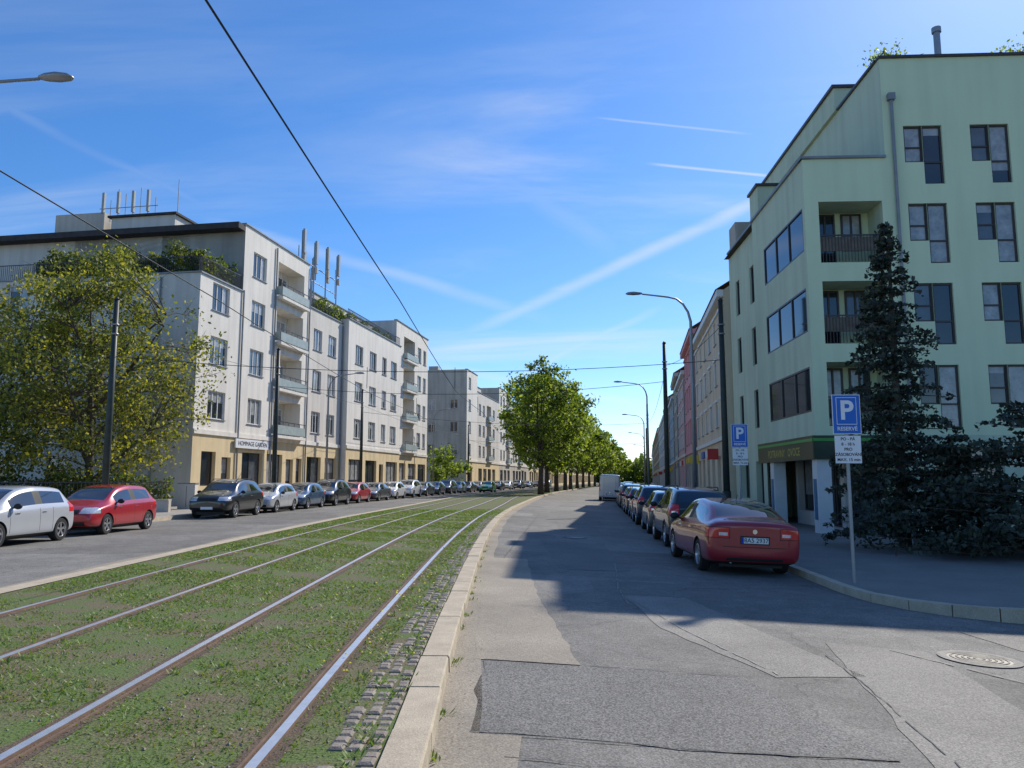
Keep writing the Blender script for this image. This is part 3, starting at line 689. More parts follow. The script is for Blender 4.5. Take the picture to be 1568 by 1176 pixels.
box(mb,GS,4,15,16.9,17.9,-4,.15,GN2);box(mb,GS,3.9,15.1,17.9,18.02,-4.1,.25,DARKF)
box(mb,GL2,8.2,9.6,13.3,15.3,-2.3,-.4,GN2);box(mb,GL2,8.1,9.7,15.3,15.42,-2.4,-.3,DARKF)
box(mb,GL2,11.2,12.5,13.3,14.6,-1.6,-.05,GRY)
tube(mb,[GF.p(5.55,16.8,-.9),GF.p(5.55,18.4,-.9)],.12,METAL,10);tube(mb,[GF.p(5.55,18.4,-.9),GF.p(5.55,18.6,-.9)],.17,METAL,10)
pipe(mb,GF,3.25,3.1,15.3);box(mb,GF,3.13,3.37,15.25,15.5,.01,.2,ZINC)
mb.quad(GLf.p(0,3.1),GLf.p(7,3.1),GLf.p(7,3.1,-3),GLf.p(0,3.1,-3),GN2)
SG=FR(GLf.p(0,0,-1.5),b_,na)
facade(mb,SG,1.6,7.1,zb,3.1,[(2.0,4.2,-.2,2.6,'shop',dict(n=2)),(4.5,6.8,.3,2.6,'shop',dict(n=2))],WG,rr)
SF=FR(GF.p(0,0,-1.6),a_,nb)
facade(mb,SF,1.5,2.95,zb,3.1,[(1.6,2.8,-.2,2.5,'shop',dict(n=1))],WG,rr)
mb.quad(GF.p(2.95,zb,0),GF.p(2.95,3.1,0),GF.p(2.95,3.1,-1.6),GF.p(2.95,zb,-1.6),GN2)
box(mb,GLf,-.05,6.98,2.28,3.097,-.3,.12,FASC);box(mb,GLf,-.06,6.97,2.9,3.0,.12,.135,FGR)
box(mb,GF,-.11,2.9,2.28,3.095,-.3,.1,FASC);box(mb,GF,-.12,2.9,2.9,3.0,.1,.12,FGR)
for u,d in ((.05,.0),(5.2,0.)):
    box(mb,GLf,u,u+.5,zb,2.28,-.5,-.02,WHITE)
    box(mb,GLf,u+.1,u+.4,.2,1.6,-.015,-.005,mat('blue_panel',(.05,.18,.3),rough=.4))
mb.obj('walls_and_windows',EG)
P=[]
for cx in (2.9+.6,8.2,10.2,13):
    P.append(np.array([tuple(GF.p(cx+R.gauss(0,.35),17.1+abs(R.gauss(0,.3)),-.7+R.gauss(0,.2))) for _ in range(260)]))
P=np.concatenate(P);leafmesh('roof_plants',P,.07,LM,rng.choice(3,len(P)),EG)
YEL=mat('lettering_yellow',(.6,.5,.1),rough=.5)
t=bpy.data.curves.new('lettering','FONT');t.body='POTRAVINY   OVOCE';t.size=.42;t.align_x='CENTER';t.align_y='CENTER'
o=bpy.data.objects.new('lettering',t);COL.objects.link(o);o.parent=EG;o.location=GLf.p(3.4,2.58,.125);o.rotation_euler=(math.pi/2,0,-math.pi/2-.017);t.materials.append(YEL)

# ---- right terrace of houses
TILE=mat('roof_tile',(.22,.095,.065),rough=.85,var=.25,scale=3,bump=.4,bscale=15)
def house(name,P0,P1,H,nf,wall,roof,seed,rh=3.6,plinth=None,gf=3.8,trim=None):
    rr=random.Random(seed);E=empty(name);mb=MB()
    P0=Vector((*P0,0));P1=Vector((*P1,0));U=(P1-P0).normalized();N=Vector((-U.y,U.x,0));L=(P1-P0).length
    fr=FR(P0,U,N);ops=[];fh=(H-gf-.6)/(nf-1);n=max(2,int(L/2.5));sp=L/n
    trim=trim or wall
    for i in range(n):
        u=sp*(i+.5)
        for f in range(nf-1):
            z=gf+fh*f+.75;ops.append((u-.5,u+.5,z,z+min(1.75,fh-1.1),'win',dict(n=2,bar=.65)))
    facade(mb,fr,0,L,gf,H,ops,wall,rr)
    for o in ops:
        box(mb,fr,o[0]-.16,o[1]+.16,o[3]+.12,o[3]+.26,.003,.12,trim)
        box(mb,fr,o[0]-.14,o[0]-.02,o[2],o[3]+.1,.003,.04,trim);box(mb,fr,o[1]+.02,o[1]+.14,o[2],o[3]+.1,.003,.04,trim)
    sh=[]
    for i in range(n):
        u=sp*(i+.5);sh.append((u-.75,u+.75,.3 if i%3 else -.1,2.9,'shop',dict(n=2)))
    facade(mb,fr,0,L,-.8,gf,sh,plinth or wall,rr)
    SC=[mat('sign_board_yellow',(.7,.5,.05),rough=.5),mat('sign_board_red',(.5,.04,.03),rough=.5),WHITE,mat('sign_board_blue',(.04,.12,.4),rough=.5)]
    for i in range(n):
        if rr.random()<.5:
            u=sp*(i+.5);box(mb,fr,u-.9,u+.9,3.0,3.45,.01,.09,rr.choice(SC))
        if rr.random()<.3:
            u=sp*i+.3;box(mb,fr,u,u+.08,2.7,3.3,.15,.75,rr.choice(SC))
    box(mb,fr,0.01,L-.01,gf-.1,gf+.12,.003,.14,trim);box(mb,fr,.01,L-.01,H-.35,H+.02,.003,.35,trim);box(mb,fr,.01,L-.01,H-.8,H-.7,.003,.1,trim)
    D=11
    for u in(0,L): mb.add([fr.p(u,-.8),fr.p(u,H),fr.p(u,H+rh,-D/2),fr.p(u,H,-D),fr.p(u,-.8,-D)],[(0,1,2,3,4)],wall)
    mb.quad(fr.p(0,H+.03,.42),fr.p(L,H+.03,.42),fr.p(L,H+rh+.06,-D/2),fr.p(0,H+rh+.06,-D/2),roof)
    mb.quad(fr.p(0,H+rh+.06,-D/2),fr.p(L,H+rh+.06,-D/2),fr.p(L,H,-D-.3),fr.p(0,H,-D-.3),roof)
    for u in(L*.15,L*.7): box(mb,fr,u-.5,u+.5,H+1.2,H+rh+1.2,-D/2+.3,-D/2+1.1,mat('chimney_brick',(.3,.16,.11),var=.2,scale=6))
    if seed%2:
        for u in (L*.3,L*.6):
            box(mb,fr,u-.6,u+.6,H+.9,H+2.3,-3.2,-1.2,wall)
    pipe(mb,fr,.15,0,H-.4)
    mb.obj('walls_and_windows',E)
cl=lambda n,cc,**k: mat(n,cc,rough=.9,var=.07,scale=.6,stain=.14,**k)
HS=[((10.0,40.3),(12.0,57.5),11.6,4,cl('stucco_cream',(.72,.59,.41)),TILE,21),
((12.02,57.6),(13.6,70),12.9,4,cl('stucco_pink',(.74,.38,.38)),ROOFD,22),
((13.62,70.1),(15.5,84),11.5,4,cl('stucco_rose',(.72,.46,.42)),ROOFD,23),
((15.55,84.1),(17.6,98),13.2,4,cl('stucco_beige',(.70,.62,.50)),TILE,24),
((17.65,98.1),(20.3,117),12.2,4,cl('stucco_blue',(.36,.48,.58)),TILE,25),
((20.35,117.1),(24.0,143),14,4,cl('stucco_sand',(.62,.5,.34)),TILE,26),
((24.05,143.2),(31,195),13.5,4,cl('stucco_pale',(.65,.63,.57)),TILE,27),
((31.1,195.2),(45.5,300),14.5,5,cl('stucco_ochre',(.5,.4,.26)),TILE,28),
((45.6,300.5),(63,420),14,5,cl('stucco_white2',(.6,.6,.58)),ROOFD,29)]
for i,h in enumerate(HS): house('terraced_house',*h,trim=WHITE if i%2==0 else None,plinth=GRY if i%3==1 else None)
P=np.c_[rng.uniform(30,85,9000),rng.uniform(425,445,9000),rng.uniform(0,1,9000)];P[:,2]=P[:,2]*(13+2.5*np.sin(P[:,0]*.55)+1.5*np.sin(P[:,0]*1.7))
E=empty('distant_trees');leafmesh('foliage',P,.9,LM,rng.choice(3,9000),E)
mb=MB()
for k in range(14): tube(mb,[(32+4*k,435,-1.5),(32+4*k,435,7)],[.3,.1],BARK,5,False)
mb.obj('trunks',E)

# ------------------------------------------------------------ cars
TYRE=mat('tyre',(.02,.02,.02),rough=.85,var=.2);RIM=mat('alloy',(.5,.5,.51),rough=.3,metal=.8,var=.1)
CG=mat('car_glass',(.012,.014,.016),rough=.03,var=.3,spec=1.,coat=.6);BLK=mat('black_plastic',(.02,.02,.02),rough=.6,var=.2)
TL=mat('tail_light',(.65,.012,.012),rough=.12,var=.2,scale=20,coat=.8);HL=mat('head_light',(.6,.62,.65),rough=.08,var=.3,scale=25,metal=.4,coat=.8)
PLATE=mat('number_plate',(.75,.75,.73),rough=.4,var=.02);TXT=mat('sign_text_black',(.01,.01,.01),rough=.5)
CHR=mat('chrome',(.7,.7,.7),rough=.15,metal=1.,var=.05)
def paint(n,cc): return mat('paint_'+n,cc,rough=.28,var=.04,coat=1.,metal=.15,spec=.5,scale=1.)
KINDS={
'sedan':dict(L=4.66,W=1.82,r=.325,wy=(.98,3.72),gl=(.80,3.15),rg=(.40,1.12),ws=(2.75,3.5),bp=(1.93,2.03),
 st=[(0,.40,.92,.97,.80,.64),(.03,.30,.97,1.03,.875,.66),(.12,.23,.99,1.085,.905,.66),(.36,.21,.995,1.12,.912,.66),(.40,.20,.995,1.13,.912,.66),(.80,.19,.99,1.33,.915,.62),(1.12,.19,.985,1.43,.915,.61),(1.93,.19,.97,1.485,.915,.62),(2.03,.19,.965,1.485,.915,.62),(2.75,.19,.945,1.45,.915,.60),(3.15,.19,.93,1.24,.915,.63),(3.5,.19,.92,1.03,.905,.68),(4.05,.2,.83,.92,.89,.64),(4.42,.22,.72,.81,.86,.58),(4.6,.28,.62,.70,.80,.55),(4.66,.38,.56,.61,.72,.5)],
 tl=(.50,.80,.74,.93),hl=(.42,.62,.62,.80),plate=.70),
'hatch':dict(L=4.05,W=1.74,r=.31,wy=(.62,3.2),gl=(.42,2.7),rg=(.06,.38),ws=(2.3,3.05),bp=(1.55,1.64),
 st=[(0,.38,.90,.97,.76,.6),(.03,.28,.96,1.05,.84,.6),(.10,.22,.98,1.14,.858,.58),(.38,.2,.985,1.43,.87,.56),(.42,.2,.985,1.45,.87,.565),(.8,.19,.975,1.50,.872,.575),(1.55,.19,.96,1.52,.872,.585),(1.64,.19,.955,1.52,.872,.585),(2.3,.19,.93,1.46,.872,.57),(2.7,.19,.92,1.25,.87,.6),(3.05,.19,.91,1.05,.865,.63),(3.5,.2,.84,.94,.85,.6),(3.82,.22,.74,.84,.81,.56),(3.99,.28,.63,.73,.75,.52),(4.05,.38,.57,.62,.68,.45)],
 tl=(.58,.80,.80,1.04),hl=(.42,.62,.66,.84),plate=.62),
'suv':dict(L=4.5,W=1.86,r=.36,wy=(.85,3.55),gl=(.5,3.05),rg=(.07,.44),ws=(2.65,3.4),bp=(1.83,1.92),
 st=[(0,.5,1.02,1.1,.82,.66),(.03,.36,1.08,1.17,.90,.66),(.12,.3,1.1,1.27,.922,.64),(.44,.27,1.11,1.58,.93,.63),(.5,.27,1.11,1.6,.93,.635),(.9,.26,1.1,1.67,.932,.65),(1.83,.26,1.08,1.70,.932,.655),(1.92,.26,1.075,1.70,.932,.655),(2.65,.26,1.05,1.63,.932,.63),(3.05,.26,1.04,1.40,.93,.66),(3.4,.26,1.03,1.18,.925,.69),(3.9,.28,.98,1.08,.91,.66),(4.25,.3,.88,.99,.88,.62),(4.43,.36,.76,.86,.82,.58),(4.5,.46,.68,.74,.74,.52)],
 tl=(.64,.82,.92,1.2),hl=(.46,.7,.76,.94),plate=.8),
'estate':dict(L=4.6,W=1.84,r=.335,wy=(.92,3.65),gl=(.5,3.15),rg=(.07,.44),ws=(2.75,3.5),bp=(1.9,1.99),
 st=[(0,.42,.96,1.04,.80,.62),(.03,.3,1.01,1.11,.88,.62),(.11,.24,1.02,1.2,.91,.6),(.44,.22,1.025,1.44,.92,.58),(.5,.22,1.02,1.46,.92,.585),(.9,.21,1.01,1.53,.922,.6),(1.9,.2,.98,1.55,.922,.615),(1.99,.2,.975,1.55,.922,.615),(2.75,.2,.96,1.49,.922,.6),(3.15,.2,.95,1.28,.92,.63),(3.5,.2,.94,1.08,.915,.67),(4.0,.21,.87,.97,.9,.63),(4.35,.23,.76,.86,.87,.58),(4.53,.3,.65,.75,.81,.55),(4.6,.4,.58,.63,.72,.48)],
 tl=(.64,.84,.80,1.36),hl=(.44,.64,.66,.84),plate=.66),
'van':dict(L=5.0,W=1.98,r=.34,wy=(.95,3.95),gl=(3.0,4.2),rg=(.05,.09),ws=(3.9,4.55),bp=(3.0,3.04),
 st=[(0,.42,1.2,2.28,.90,.80),(.03,.32,1.25,2.36,.965,.84),(.09,.3,1.25,2.4,.98,.85),(.6,.28,1.25,2.42,.985,.85),(1.5,.27,1.25,2.43,.99,.85),(2.4,.27,1.25,2.43,.99,.85),(3.0,.27,1.24,2.43,.99,.84),(3.04,.27,1.24,2.43,.99,.84),(3.9,.27,1.22,2.33,.985,.80),(4.2,.27,1.2,1.9,.98,.76),(4.55,.28,1.16,1.42,.965,.74),(4.8,.3,1.0,1.18,.93,.7),(4.95,.36,.8,.95,.86,.6),(5.0,.48,.7,.76,.76,.5)],
 tl=(.86,1.0,.9,1.5),hl=(.5,.72,.85,1.05),plate=.6)}
PH=mat('paint_placeholder',(.5,.5,.5))
def wheelmesh(r):
    mb=MB();n=28;w=.105
    def lathe(pr,m):
        vs=[];fs=[];k=len(pr)
        for i in range(n):
            a=2*math.pi*i/n
            for q,x in pr: vs.append((x,q*math.cos(a),q*math.sin(a)))
        for i in range(n):
            for j in range(k-1): fs.append((i*k+j,((i+1)%n)*k+j,((i+1)%n)*k+j+1,i*k+j+1))
        mb.add(vs,fs,m)
    lathe([(r*.62,-w),(r*.93,-w),(r,-w*.7),(r,w*.7),(r*.93,w),(r*.66,w),(r*.64,w*.75)],TYRE)
    lathe([(r*.66,w*.98),(r*.60,w*1.0),(r*.57,w*.6)],RIM);lathe([(.001,w*.35),(r*.6,w*.35)],BLK);lathe([(.001,w*.9),(r*.13,w*.88),(r*.15,w*.5)],RIM)
    for s in range(5):
        a=2*math.pi*s/5+.3;ca,sa=math.cos(a),math.sin(a)
        def P(x,rad,t): return (x,rad*ca-t*sa,rad*sa+t*ca)
        x1,x0=w*.85,w*.4
        vv=[P(x1,r*.1,-r*.07),P(x1,r*.1,r*.07),P(x1,r*.59,r*.11),P(x1,r*.59,-r*.11),P(x0,r*.1,-r*.07),P(x0,r*.1,r*.07),P(x0,r*.59,r*.11),P(x0,r*.59,-r*.11)]
        mb.add(vv,[(0,1,2,3),(0,4,5,1),(1,5,6,2),(2,6,7,3),(3,7,4,0)],RIM)
    o=mb.obj('tmpw');me=o.data;bpy.data.objects.remove(o);return me
def lerp(a,b,t): return a+(b-a)*t
def bodymesh(kind):
    K=KINDS[kind];L=K['L'];bm=bmesh.new();rings=[]
    for (y,zb_,zbt,zr_,w,wr) in K['st']:
        d=zr_-zbt;t=max(0,min(1,d/.34))
        h=[(0,zb_),(w-.12,zb_),(w-.02,zb_+.08),(w,zb_+.28*(zbt-zb_)),(w+.004,zb_+.6*(zbt-zb_)),(w-.012,zbt-.06),(w-.04,zbt),
           (lerp(w-.09,wr+.05,t),lerp(zbt+.35*d,zr_-.075,t)),(lerp(w-.18,wr-.01,t),lerp(zbt+.75*d,zr_-.022,t)),(wr*.55,zr_-.004),(0,zr_)]
        right=[bm.verts.new((x,y-L/2,z)) for x,z in h]
        left=[right[0]]+[bm.verts.new((-x,y-L/2,z)) for x,z in h[1:-1]]+[right[-1]]
        rings.append((right,left,y))
    def glass(y0,y1,seg):
        e_=1e-4
        if seg==6 and K['gl'][0]-e_<=y0 and y1<=K['gl'][1]+e_:
            return 2 if abs(y0-K['bp'][0])<e_ else 1
        if seg>=8 and ((K['rg'][0]-e_<=y0 and y1<=K['rg'][1]+e_) or (K['ws'][0]-e_<=y0 and y1<=K['ws'][1]+e_)): return 1
        return 0
    for i in range(len(rings)-1):
        for sd in(0,1):
            A=rings[i][sd];B=rings[i+1][sd]
            for s in range(10):
                vs=[A[s],A[s+1],B[s+1],B[s]]
                if sd==0: vs=vs[::-1]
                f=bm.faces.new(vs);f.material_index=glass(rings[i][2],rings[i+1][2],s)
    for q,(rt,lf,_) in ((0,rings[0]),(1,rings[-1])):
        for s in range(10):
            if s==0: vs=[rt[0],rt[1],lf[1]]
            elif s==9: vs=[rt[9],rt[10],lf[9]]
            else: vs=[rt[s],rt[s+1],lf[s+1],lf[s]]
            if q==1: vs=vs[::-1]
            bm.faces.new(vs)
    bmesh.ops.recalc_face_normals(bm,faces=bm.faces[:])
    me=bpy.data.meshes.new('tmp');bm.to_mesh(me);bm.free()
    ML=[PH,CG,BLK,TL,HL,PLATE]
    for m in ML: me.materials.append(m)
    o=bpy.data.objects.new('tmp',me);COL.objects.link(o)
    o.modifiers.new('s','SUBSURF').levels=2
    cm=bmesh.new()
    for wy in K['wy']:
        for sx in(-1,1):
            bmesh.ops.create_cone(cm,cap_ends=True,segments=32,radius1=K['r']+.045,radius2=K['r']+.045,depth=.42,
              matrix=Matrix.Translation((sx*(K['W']/2-.05),wy-L/2,K['r']))@Matrix.Rotation(math.pi/2,4,'Y'))
    cme=bpy.data.meshes.new('cut');cm.to_mesh(cme);cm.free()
    co=bpy.data.objects.new('cut',cme);COL.objects.link(co)
    b=o.modifiers.new('b','BOOLEAN');b.operation='DIFFERENCE';b.object=co;b.solver='EXACT'
    dg=bpy.context.evaluated_depsgraph_get();dg.update()
    me2=bpy.data.meshes.new_from_object(o.evaluated_get(dg))
    bpy.data.objects.remove(o);bpy.data.objects.remove(co)
    bm=bmesh.new();bm.from_mesh(me2)
    for f in bm.faces:
        cc=f.calc_center_median()
        for wy in K['wy']:
            if abs(cc.x)<K['W']/2-.02 and math.hypot(cc.y-(wy-L/2),cc.z-K['r'])<K['r']+.0445 :
                if abs(cc.x)>.4: f.material_index=2
    def cut(x0,x1,y0,y1,z0,z1,mi,only=(0,),nrm=None):
        for sx in ((1,-1) if x0>=0 else (1,)):
            X0,X1=(x0,x1) if sx==1 else (-x1,-x0)
            lo=(X0,y0,z0);hi=(X1,y1,z1)
            for ax in range(3):
                for val in(lo[ax],hi[ax]):
                    if abs(val)>8: continue
                    fs=[f for f in bm.faces if all(min(v.co[k] for v in f.verts)<=hi[k]+.0001 and max(v.co[k] for v in f.verts)>=lo[k]-.0001 for k in range(3))]
                    geo=set(fs)
                    for f in fs: geo.update(f.edges);geo.update(f.verts)
                    n_=[0,0,0];n_[ax]=1;p_=[0,0,0];p_[ax]=val
                    bmesh.ops.bisect_plane(bm,geom=list(geo),plane_co=p_,plane_no=n_,dist=1e-5)
            for f in bm.faces:
                if f.material_index in only:
                    q=f.calc_center_median()
                    if all(lo[k]<=q[k]<=hi[k] for k in range(3)) and (nrm is None or abs(f.normal[nrm])>.35): f.material_index=mi
    yb=-L/2
    a,b2,z0,z1=K['tl']
    cut(a-.014,9,-9,yb+.315,z0-.014,z1+.014,2,(0,))
    cut(a,9,-9,yb+.30,z0,z1,3,(2,))
    cut(a+.03,a+.20,-9,yb+.2,z0+.04,z0+.10,4,(3,))
    a,b2,z0,z1=K['hl'];cut(a-.012,9,L/2-.50,9,z0-.012,z1+.012,2,(0,));cut(a,9,L/2-.48,9,z0,z1,4,(2,))
    cut(-.38,.38,L/2-.3,9,K['hl'][2]-.02,K['hl'][3]-.06,2,(0,))
    cut(-.6,.6,L/2-.3,9,.3,.42,2,(0,))
    cut(-9,9,-9,9,-1,K['st'][6][1]+.09,2,(0,))
    cut(-.55,.55,-9,yb+.2,.3,.36,2,(0,))
    ys=[K['bp'][0]+.045,K['ws'][1]-.28,K['wy'][0]+.42]
    for y in ys: cut(.7,9,y-L/2-.007,y-L/2+.007,.34,K['st'][6][2]-.02,2,(0,),0)
    zs_=.56 if kind=='sedan' else .48
    cut(-.62,.62,-9,yb+.1,zs_,zs_+.014,2,(0,))
    if kind!='sedan': cut(.525,.537,-9,yb+.25,zs_,K['st'][2][3]-.03,2,(0,3))
    me3=bpy.data.meshes.new('car_body_'+kind);bm.to_mesh(me3);bm.free()
    for m in ML: me3.materials.append(m) if len(me3.materials)<len(ML) else None
    me3.polygons.foreach_set('use_smooth',[True]*len(me3.polygons))
    try: me3.set_sharp_from_angle(angle=math.radians(42))
    except Exception: pass
    return me3
BM={k:bodymesh(k) for k in KINDS};WM={k:wheelmesh(KINDS[k]['r']) for k in KINDS}
TM={}
for k,K in KINDS.items():
    mb=MB();L=K['L'];W=K['W']
    FRc=FR((0,0,0),(1,0,0),(0,1,0));my=K['ws'][1]-.42-L/2;bz=K['st'][-6][2]+.04
    for sx in(-1,1):
        bmm=bmesh.new();bmesh.ops.create_uvsphere(bmm,u_segments=12,v_segments=8,radius=1,matrix=Matrix.Translation((sx*(W/2+.07),my,bz+.04))@Matrix.Diagonal((.11,.06,.075,1)))
        mb.add([v.co[:] for v in bmm.verts],[[v.index for v in f.verts] for f in bmm.faces],BLK);bmm.free()
        tube(mb,[(sx*(W/2-.08),my,bz),(sx*(W/2+.05),my,bz+.01)],.02,BLK,5)
        for yy in (K['bp'][0]-.12,K['bp'][0]+.95 if k!='van' else K['bp'][0]+.3): box(mb,FRc,sx*(W/2-.008)-.014,sx*(W/2-.008)+.014,K['st'][6][2]-.15,K['st'][6][2]-.125,yy-.08-L/2,yy+.08-L/2,CHR)
    box(mb,FRc,-.26,.26,K['plate']-.055,K['plate']+.055,-L/2-.012,-L/2+.03,PLATE)
    box(mb,FRc,-.285,.285,K['plate']-.075,K['plate']+.085,-L/2-.006,-L/2+.03,BLK)
    box(mb,FRc,-.26,-.222,K['plate']-.054,K['plate']+.054,-L/2-.014,-L/2-.0125,mat('plate_blue',(.01,.05,.4)))
    tube(mb,[(0,-L/2+.03,K['plate']+.17),(0,-L/2-.006,K['plate']+.17)],.045,CHR,16)
    box(mb,FRc,-.26,.26,.40,.51,L/2-.03,L/2+.014,PLATE)
    box(mb,FRc,-.62,.62,.16,.3,-L/2+.3,L/2-.4,BLK)
    tube(mb,[(-.45,-L/2+.1,.27),(-.45,-L/2+.4,.27)],.03,METAL,8)
    if k in('suv','estate'):
        zt=K['st'][6][3]-.02
        for sx in(-1,1): tube(mb,[(sx*.56,-1.5,zt-.08),(sx*.56,-1.3,zt+.03),(sx*.56,.3,zt+.02),(sx*.56,.55,zt-.09)],.018,BLK,5)
    if k!='van': tube(mb,[(0,-.9,K['st'][6][3]-.03),(0,-1.05,K['st'][6][3]+.14)],.006,BLK,4)
    o=mb.obj('t');TM[k]=o.data;bpy.data.objects.remove(o)
def car(kind,x,y,z,ang,pm,name='parked_car',tilt=0):
    K=KINDS[kind];E=empty(name);E.location=(x,y,z);E.rotation_euler=(0,tilt,ang)
    b=bpy.data.objects.new('body',BM[kind]);COL.objects.link(b);b.parent=E
    b.material_slots[0].link='OBJECT';b.material_slots[0].material=pm
    t=bpy.data.objects.new('trim',TM[kind]);COL.objects.link(t);t.parent=E
    for wy in K['wy']:
        for sx in(-1,1):
            w=bpy.data.objects.new('wheel',WM[kind]);COL.objects.link(w);w.parent=E
            w.location=(sx*(K['W']/2-.115),wy-K['L']/2,K['r']);w.rotation_euler=(R.random()*6 if sx==1 else 0,0,0 if sx==1 else math.pi)
    return E
RED=paint('red',(.40,.015,.025));DRED=paint('dark_red',(.30,.012,.02));SIL=paint('silver',(.45,.46,.48));BK=paint('black',(.012,.013,.015))
GY=paint('grey',(.07,.074,.08));WH=paint('white',(.7,.7,.7));BL=paint('blue',(.03,.07,.14));GRN=paint('green',(.05,.3,.06));DB=paint('darkblue',(.015,.025,.05))
TA=math.atan(SLP)
oct_=car('sedan',4.22,17.75,rz(4.22,17)+.0,.012,DRED,tilt=TA)
tx=bpy.data.curves.new('plate_text','FONT');tx.body='8A5 2937';tx.size=.12;tx.align_x='CENTER';tx.align_y='CENTER';tx.extrude=.001
to=bpy.data.objects.new('plate_text',tx);COL.objects.link(to);to.parent=oct_;to.location=(.02,-4.66/2-.0145,.70);to.rotation_euler=(math.pi/2,0,0);tx.materials.append(TXT)
def slope(f,y): return (f(y+1)-f(y-1))/2
rc=[('suv',23.6,BK),('hatch',29.0,GY),('suv',34.6,DB),('hatch',40,BK),('estate',45.2,DB),('hatch',50.5,GY),('suv',56,BK),('sedan',61.5,GY),('hatch',67,SIL),('sedan',81,BK),('suv',87,DB),('hatch',93,WH),('sedan',99,GY),('hatch',107,RED),('estate',115,BK),('hatch',124,SIL),('sedan',133,GY),('suv',145,BK),('hatch',160,WH),('sedan',180,GY),('hatch',205,SIL)]
for k,y,p in rc:
    x=RK(y)-1.05;car(k,x,y,rz(x,y),-math.atan(slope(RK,y)),p,tilt=TA)
car('van',RK(73.5)-2.5,73.5,rz(RK(73.5)-2.5,73.5),-math.atan(slope(RK,73)),SIL,'delivery_van',tilt=TA)
lc=[('hatch',19.8,SIL),('hatch',24.75,RED),('suv',35.3,BK),('hatch',40.7,SIL),('hatch',45.6,BL),('suv',51,BK),('hatch',56.6,RED),('sedan',62.3,GY),('hatch',68,WH),('suv',74,WH),('sedan',80,BK),('hatch',86,GY),('suv',92,BK),('hatch',98,SIL),('sedan',104,BK),('hatch',111,GY),('hatch',118,RED),('estate',126,BK),('hatch',135,WH),('suv',146,BK),('sedan',158,GY),('hatch',172,BK),('suv',190,SIL)]
for k,y,p in lc:
    car(k,LC(y)-.05,y,-.095,math.pi-math.atan(slope(LC,y)),p)
yg=103;car('hatch',LC(yg)+2.9,yg,-.085,math.pi-math.atan(slope(LC,yg)),GRN,'moving_car')

# ------------------------------------------------------------ street furniture
def lamp(base,H,arm,dirx,name='street_lamp'):
    E=empty(name);mb=MB();B=Vector(base)
    pts=[B,B+Vector((0,0,H*.55)),B+Vector((0,0,H-1.3))]
    for t in (.25,.5,.75,1): pts.append(B+Vector((dirx*arm*.45*(t**1.6),0,H-1.3+1.15*math.sin(t*math.pi/2))))
    pts.append(B+Vector((dirx*arm,0,H)))
    tube(mb,pts,[.10,.08,.065,.055,.05,.045,.04,.035],METAL,10);tube(mb,[B,B+Vector((0,0,.9))],.12,METAL,10)
    e0=pts[-1];hd=MB();n=8
    vs=[];fs=[]
    for i,(t,w,h) in enumerate([(0,.06,.05),(.15,.13,.09),(.4,.17,.11),(.65,.14,.08),(.75,.05,.03)]):
        for k in range(n):
            a=2*math.pi*k/n;vs.append(e0+Vector((dirx*t,w*math.cos(a),.02+h*math.sin(a)*(1 if math.sin(a)>0 else .6))))
    for i in range(4):
        for k in range(n): fs.append((i*n+k,i*n+(k+1)%n,(i+1)*n+(k+1)%n,(i+1)*n+k))
    fs+= [tuple(range(n)),tuple(4*n+k for k in range(n))]
    hd.add(vs,fs,METAL);hd.obj('lamp_head',E,smooth=True);mb.obj('post_and_arm',E,smooth=True)
lamp((7.15,35,-.3),10.4,2.2,-1);lamp((10.0,69,-.4),10.7,2.2,-1);lamp((14.6,104,-.4),10.7,2.2,-1);lamp((20.3,145,-.4),10.7,2.2,-1);lamp((27.5,195,-.4),10.7,2.2,-1)
lamp((-15.6,15.6,.05),10.25,4.75,1);lamp((-15.8,58,.05),9.6,2.,1);lamp((-12.2,92,.05),10,2.,1)
def mast(x,y,H,name='catenary_mast'):
    E=empty(name);mb=MB();tube(mb,[(x,y,-.5),(x,y,H*.5),(x,y,H)],[.15,.13,.10],BLACKM,12);tube(mb,[(x,y,-.5),(x,y,1.1)],.18,BLACKM,12)
    tube(mb,[(x,y,H),(x,y,H+.12)],[.12,.03],BLACKM,12)
    for z in (H-1.1,H-1.5): tube(mb,[(x,y,z),(x,y,z+.06)],.15,METAL,10)
    mb.obj('pole',E,smooth=True)
MS=[(8.05,33,9.3),(7.35,43.5,9.3),(-17.6,31.2,9.1),(-15.35,45,9.3),(-15.0,66,9.3),(11.6,80,9.3),(-9.6,110,9.3),(16.9,118,9.3)]
for m in MS: mast(*m)
E=empty('overhead_wires');mb=MB();WIRE=mat('wire',(.015,.015,.015),rough=.6)
def wire(a,b,sag,r,n=12):
    a=Vector(a);b=Vector(b);tube(mb,[a.lerp(b,i/n)-Vector((0,0,sag*4*(i/n)*(1-i/n))) for i in range(n+1)],r,WIRE,5,False)
wy=[-12,0,16,33,43.5,66,88,110,140,180,230]
for off,zz in ((2.4,5.4),(6.3,5.4)):
    for i in range(len(wy)-1):
        z1=1 if i%2 else -1
        p=(tk(wy[i])-off-.12*z1,wy[i],zz);q=(tk(wy[i+1])-off+.12*z1,wy[i+1],zz);wire(p,q,.04,.011)
def span(a,b,z): 
    wire((a[0],a[1],z),(b[0],b[1],z),.6,.014,20)
span((-17.6,31.2),(8.05,33),6.7);span((-15.35,45),(7.35,43.5),7.1);span((-15.0,66),(11.6,80),7.4);span((-9.6,110),(16.9,118),7.2)
wire((-17.6,31.2,8.2),(-15.35,45,8.0),.3,.011);wire((8.05,33,8.2),(7.35,43.5,8.0),.3,.011);wire((7.35,43.5,7.6),(11.6,80,7.6),.8,.011)
